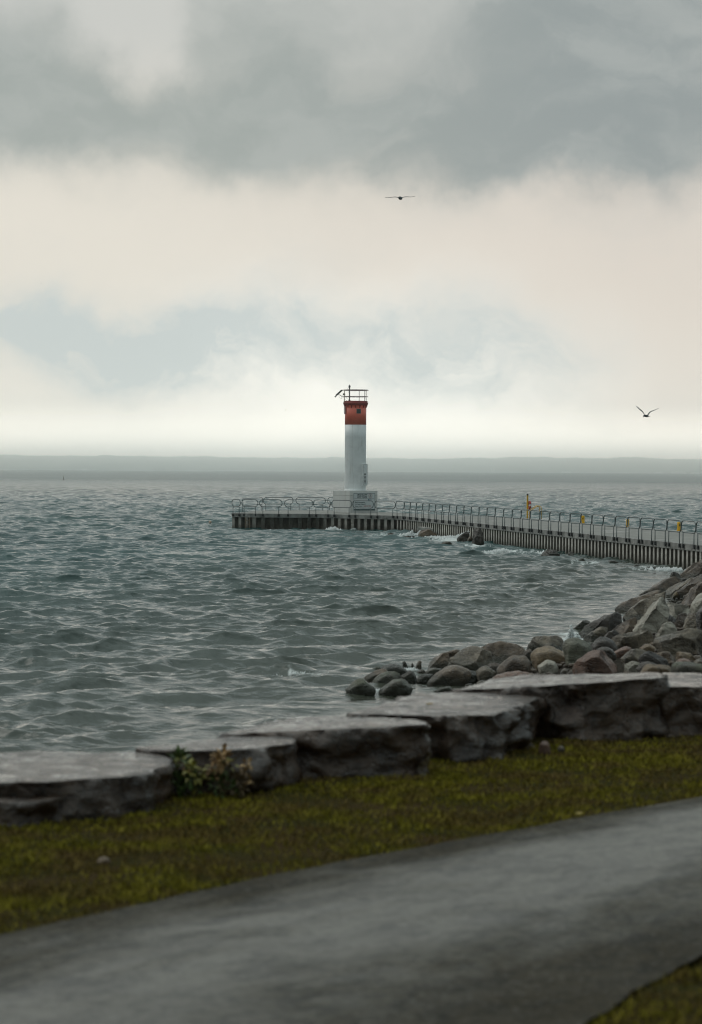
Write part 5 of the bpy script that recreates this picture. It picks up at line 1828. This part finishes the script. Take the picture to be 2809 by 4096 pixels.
def weed(px, base_py, clusters, label, seed, name='weed'):
    """clusters: (dpx, dpy, radius_px, material, count, leaf length m)"""
    rj = random.Random(seed)
    b = at_z(*d2(px, base_py), GZ)
    o = thing(name, b, label, 'plant', 'weeds growing against the wall')
    bms = {}
    stems = bmesh.new()
    for (u, v, r, mat, n, L) in clusters:
        c = at_depth(*d2(u, v), b.y) - b
        s_ = F / b.y
        R_ = r * 1.7624 / s_
        tube(stems, [Vector((0, 0, -.03)), Vector((c.x * .4, 0.02, c.z * .55)), Vector((c.x, 0, c.z))], [0.008, 0.006, 0.003], 5)
        bm = bms.setdefault(mat.name, (bmesh.new(), mat))[0]
        for k in range(int(n * 0.6)):
            v_ = Vector((rj.gauss(0, 1), rj.gauss(0, 1), rj.gauss(0, 1))) * R_ * 0.45
            dr = (v_.normalized() + Vector((0, -.2, .45)))
            add_leaf(bm, c + v_, dr, L * rj.uniform(.6, 1.3), L * .3 * rj.uniform(.7, 1.3), rj)
    fin('stem', stems, m_wbrown, o)
    for nm, (bm, mat) in bms.items():
        fin({'weed_green': 'green_leaves', 'weed_yellow': 'yellow_leaves', 'weed_tan': 'dry_flower_head', 'weed_brown': 'brown_leaves'}[nm.split('.')[0]], bm, mat, o, recalc=False)


weed(400, 1800, [(408, 1725, 16, m_wgreen, 60, .09), (405, 1735, 14, m_wyel, 30, .08), (400, 1770, 18, m_wgreen, 50, .09)], 'small upright green weed at the corner of the broad flat block', 1)
weed(440, 1805, [(440, 1748, 18, m_wyel, 60, .09), (432, 1765, 18, m_wgreen, 60, .09), (455, 1772, 14, m_wyel, 25, .07), (420, 1785, 26, m_wgreen, 80, .08), (425, 1760, 8, m_wtan, 14, .06)], 'yellow-green leafy weed beside the small upright one', 2)
weed(505, 1803, [(505, 1722, 17, m_wtan, 90, .08), (498, 1738, 15, m_wtan, 60, .07), (520, 1733, 10, m_wyel, 30, .07), (510, 1735, 9, m_wgreen, 26, .06), (483, 1757, 12, m_wtan, 24, .06), (530, 1770, 18, m_wbrown, 60, .08), (495, 1780, 26, m_wgreen, 80, .08)], 'tall weed with a drooping tan seed head', 3)
weed(548, 1805, [(563, 1735, 9, m_wtan, 26, .07), (555, 1752, 8, m_wtan, 22, .06), (560, 1772, 7, m_wtan, 18, .06), (540, 1780, 22, m_wbrown, 70, .08), (520, 1795, 26, m_wgreen, 60, .07)], 'withered brown weed with a crooked dry stalk', 4)

# ------------------------------------------------------------------ spray
m_spray = simple('white_spray', (0.85, 0.87, 0.86), 0.6, 0.05, 3, 0)
_t = NT(m_spray.node_tree)
_tr = _t.n('ShaderNodeBsdfTranslucent')
_tr.inputs[0].default_value = (0.85, 0.87, 0.86, 1)
_mx = _t.n('ShaderNodeMixShader')
_mx.inputs[0].default_value = 0.5
_t.l(m_spray.node_tree.nodes['Principled BSDF'].outputs[0], _mx.inputs[1])
_t.l(_tr.outputs[0], _mx.inputs[2])
_t.l(_mx.outputs[0], m_spray.node_tree.nodes['Material Output'].inputs['Surface'])


def splash(px, py, wpx, hpx, n, seed, Y=None, lean=0.0, label=None):
    b = at_z(px, py, 0.0) if Y is None else at_depth(px, py, Y)
    s_ = F / b.y
    w, h = wpx / s_, hpx / s_
    r = np.random.default_rng(seed)
    k = n
    u = r.normal(0, 0.32, k)
    jets = np.sin(u * 9 + seed) * 0.35 + 0.75
    v = np.abs(r.random(k)) ** 1.7 * jets * np.exp(-(u / 0.55) ** 2)
    X = (u + lean * v) * w; Yy = r.normal(0, 0.25, k) * w * 0.6; Z = v * h - 0.03
    rad = (0.008 + 0.030 * r.random(k) ** 3) * np.clip(1.6 - v, 0.4, 1.6) * (3.4 if b.y > 120 else 1.2)
    octa = np.array([(1, 0, 0), (-1, 0, 0), (0, 1, 0), (0, -1, 0), (0, 0, 1.5), (0, 0, -1.5)], float)
    of = np.array([(0, 2, 4), (2, 1, 4), (1, 3, 4), (3, 0, 4), (2, 0, 5), (1, 2, 5), (3, 1, 5), (0, 3, 5)])
    V = (np.stack([X, Yy, Z], -1)[:, None, :] + octa[None] * rad[:, None, None]).reshape(-1, 3)
    Fc = (of[None] + 6 * np.arange(k)[:, None, None]).reshape(-1, 3)
    me = np_mesh('splash', V, Fc)
    o = link('spray', me, m_spray, None, True)
    o.location = (b.x, b.y, 0)
    tag(o, label, 'spray', None, 'stuff')


splash(1826, 2162, 95, 38, 1500, 1, lean=0.5, label='largest burst of white spray by the pier rocks')
splash(1640, 2147, 45, 24, 500, 2, lean=0.2, label='spray at the pier bend')
splash(1674, 2147, 26, 26, 400, 3, lean=0.4, label='spray beside the brown rock by the pier')
splash(1760, 2158, 120, 14, 600, 4, label='low spray under the broken beam')
splash(1333, 2123, 34, 17, 420, 5, label='spray against the pier head by the plinth')
splash(1428, 2119, 52, 16, 520, 6, label='spray against the pier head below the sign')
splash(2012, 2213, 70, 17, 500, 7, label='spray along the walkway piling')
splash(2187, 2218, 34, 16, 240, 8, label='spray at the wet-flanked rock')
splash(2289, 2560, 46, 62, 900, 9, label='spray at the low end of the bank')
splash(1230, 2696, 150, 13, 170, 10, label='foam of the breaking wave off the spit')
splash(1640, 2686, 55, 22, 420, 11, label='spray around the upright splashes')
splash(1510, 2768, 40, 14, 200, 12, label='spray between the two lowest boulders')
splash(2670, 2285, 90, 9, 260, 13, label='low spray where the bank meets the pier')

# ------------------------------------------------------------------ gulls
def gullmat():
    m, t, b = newmat('gull_feathers')
    P = t.n('ShaderNodeNewGeometry').outputs['Position']
    c = t.mix(t.ramp(t.noise(P, 7, 4, 0.6), 0.35, 0.65), (0.018, 0.03, 0.036), (0.05, 0.065, 0.068))
    t.l(c, b.inputs['Base Color'])
    b.inputs['Roughness'].default_value = 0.8
    return m


m_gull = gullmat()


def gull(body, wings, conv, Y, label, depth_len=0.42, voxel=0.009):
    """body: list of (u,v,r_px) centre line; wings: lists of (u,v,chord_px)"""
    c = conv(body[len(body) // 2][0], body[len(body) // 2][1])
    O = at_depth(c[0], c[1], Y)
    s_ = F / Y
    P = lambda u, v, dy=0.0: at_depth(*conv(u, v), Y) - O + Vector((0, dy, 0))
    sc = conv(1, 0)[0] - conv(0, 0)[0]
    bm = bmesh.new()
    n = len(body)
    pts = []; rad = []
    for i, (u, v, r) in enumerate(body):
        pts.append(P(u, v, (i / (n - 1) - 0.5) * depth_len)); rad.append(max(0.004, r * sc / s_))
    tube(bm, pts, rad, 12)
    for wg in wings:
        rows = []
        m_ = len(wg)
        for i, (u, v, ch) in enumerate(wg):
            f = i / (m_ - 1)
            p = P(u, v)
            chord = (0.24 - 0.17 * f) * (0.7 if f > 0.85 else 1.0)
            t_ = 0.017 - 0.009 * f
            sweep = 0.10 * math.sin(f * PI) - 0.06 * f
            dz = ch * sc / s_
            sec = []
            for a in range(8):
                ang = 2 * PI * a / 8
                yy = math.cos(ang) * chord / 2
                sec.append(bm.verts.new((p.x, p.y + yy - sweep, p.z - dz / 2 * (1 if dz else 0) * (1 - (math.cos(ang))) + math.sin(ang) * t_)))
            rows.append(sec)
        for i in range(m_ - 1):
            for a in range(8):
                bm.faces.new((rows[i][a], rows[i][(a + 1) % 8], rows[i + 1][(a + 1) % 8], rows[i + 1][a]))
        bm.faces.new(rows[0][::-1]); bm.faces.new(rows[-1])
    bmesh.ops.recalc_face_normals(bm, faces=bm.faces[:])
    me = bpy.data.meshes.new('gull')
    bm.to_mesh(me); bm.free()
    tmp = bpy.data.objects.new('gull_tmp', me)
    COL.objects.link(tmp)
    md = tmp.modifiers.new('r', 'REMESH'); md.mode = 'VOXEL'; md.voxel_size = voxel
    dg = bpy.context.evaluated_depsgraph_get()
    me2 = bpy.data.meshes.new_from_object(tmp.evaluated_get(dg))
    bpy.data.objects.remove(tmp)
    o = link('gull', me2, m_gull, None, True)
    if len(me2.materials) == 0:
        me2.materials.append(m_gull)
    o.location = O
    tag(o, label, 'bird', 'gulls in flight')


G_1 = lambda u, v: (1500 + u / 7.97, 750 + v / 7.97)
gull([(862, 380, 8), (850, 368, 30), (825, 350, 52), (805, 338, 55), (790, 325, 45), (780, 315, 38), (775, 320, 14)],
     [[(800, 318, 26), (745, 306, 26), (690, 298, 24), (620, 296, 20), (560, 304, 16), (500, 314, 12), (430, 322, 6), (375, 320, 4), (318, 302, 2)],
      [(820, 322, 26), (870, 306, 26), (920, 298, 22), (975, 293, 18), (1030, 296, 12), (1090, 299, 8), (1150, 299, 6), (1220, 289, 4), (1292, 265, 2)]], G_1, 120, 'gull gliding with flat outstretched wings, highest in the sky')
G_2 = lambda u, v: (2500 + u / 8.856, 1590 + v / 8.856)
gull([(632, 708, 5), (652, 678, 12), (675, 650, 30), (705, 645, 40), (750, 655, 44), (800, 660, 36), (845, 660, 18), (905, 660, 8)],
     [[(720, 620, 40), (690, 560, 74), (640, 490, 72), (590, 440, 66), (530, 395, 62), (480, 350, 58), (440, 315, 44), (405, 287, 20)],
      [(790, 625, 50), (820, 575, 60), (860, 525, 44), (900, 490, 34), (960, 468, 26), (1030, 445, 18), (1110, 415, 12), (1215, 373, 3)]], G_2, 130, 'gull with wings raised in a V, flying low near the pier side of the sky', 0.3)
G_3 = lambda u, v: (1110 + u / 22.77, 1610 + v / 22.77)
gull([(735, 720, 10), (765, 695, 28), (795, 690, 10)], [[(760, 690, 20), (715, 650, 20), (680, 605, 16), (645, 570, 10)], [(770, 690, 20), (800, 665, 16), (830, 648, 8), (860, 635, 4)]], G_3, 900, 'tiny distant gull beside the lighthouse top', 0.35, 0.02)
G_4 = lambda u, v: (100 + u / 11.386, 1100 + v / 11.386)
gull([(745, 385, 5), (765, 382, 12), (785, 380, 5)], [[(765, 380, 9), (750, 374, 9), (735, 367, 4)], [(770, 380, 8), (795, 372, 6), (828, 364, 3)]], G_4, 1000, 'faint speck of a gull alone in the pale sky over the water', 0.35, 0.02)

# ------------------------------------------------------------------ haze
bm = bmesh.new(); box(bm, -9500, 9500, -300, 23500, -15.0, 165.0)
hz = fin('haze', bm)
mh = bpy.data.materials.new('haze')
mh.use_nodes = True
mh.node_tree.nodes.clear()
out = mh.node_tree.nodes.new('ShaderNodeOutputMaterial')
vol = mh.node_tree.nodes.new('ShaderNodeVolumePrincipled')
vol.inputs['Color'].default_value = (0.93, 0.985, 1.0, 1)
vol.inputs['Density'].default_value = 1.2e-4
vol.inputs['Anisotropy'].default_value = 0.985
mh.node_tree.links.new(vol.outputs[0], out.inputs['Volume'])
hz.data.materials.append(mh)
hz['kind'] = 'stuff'
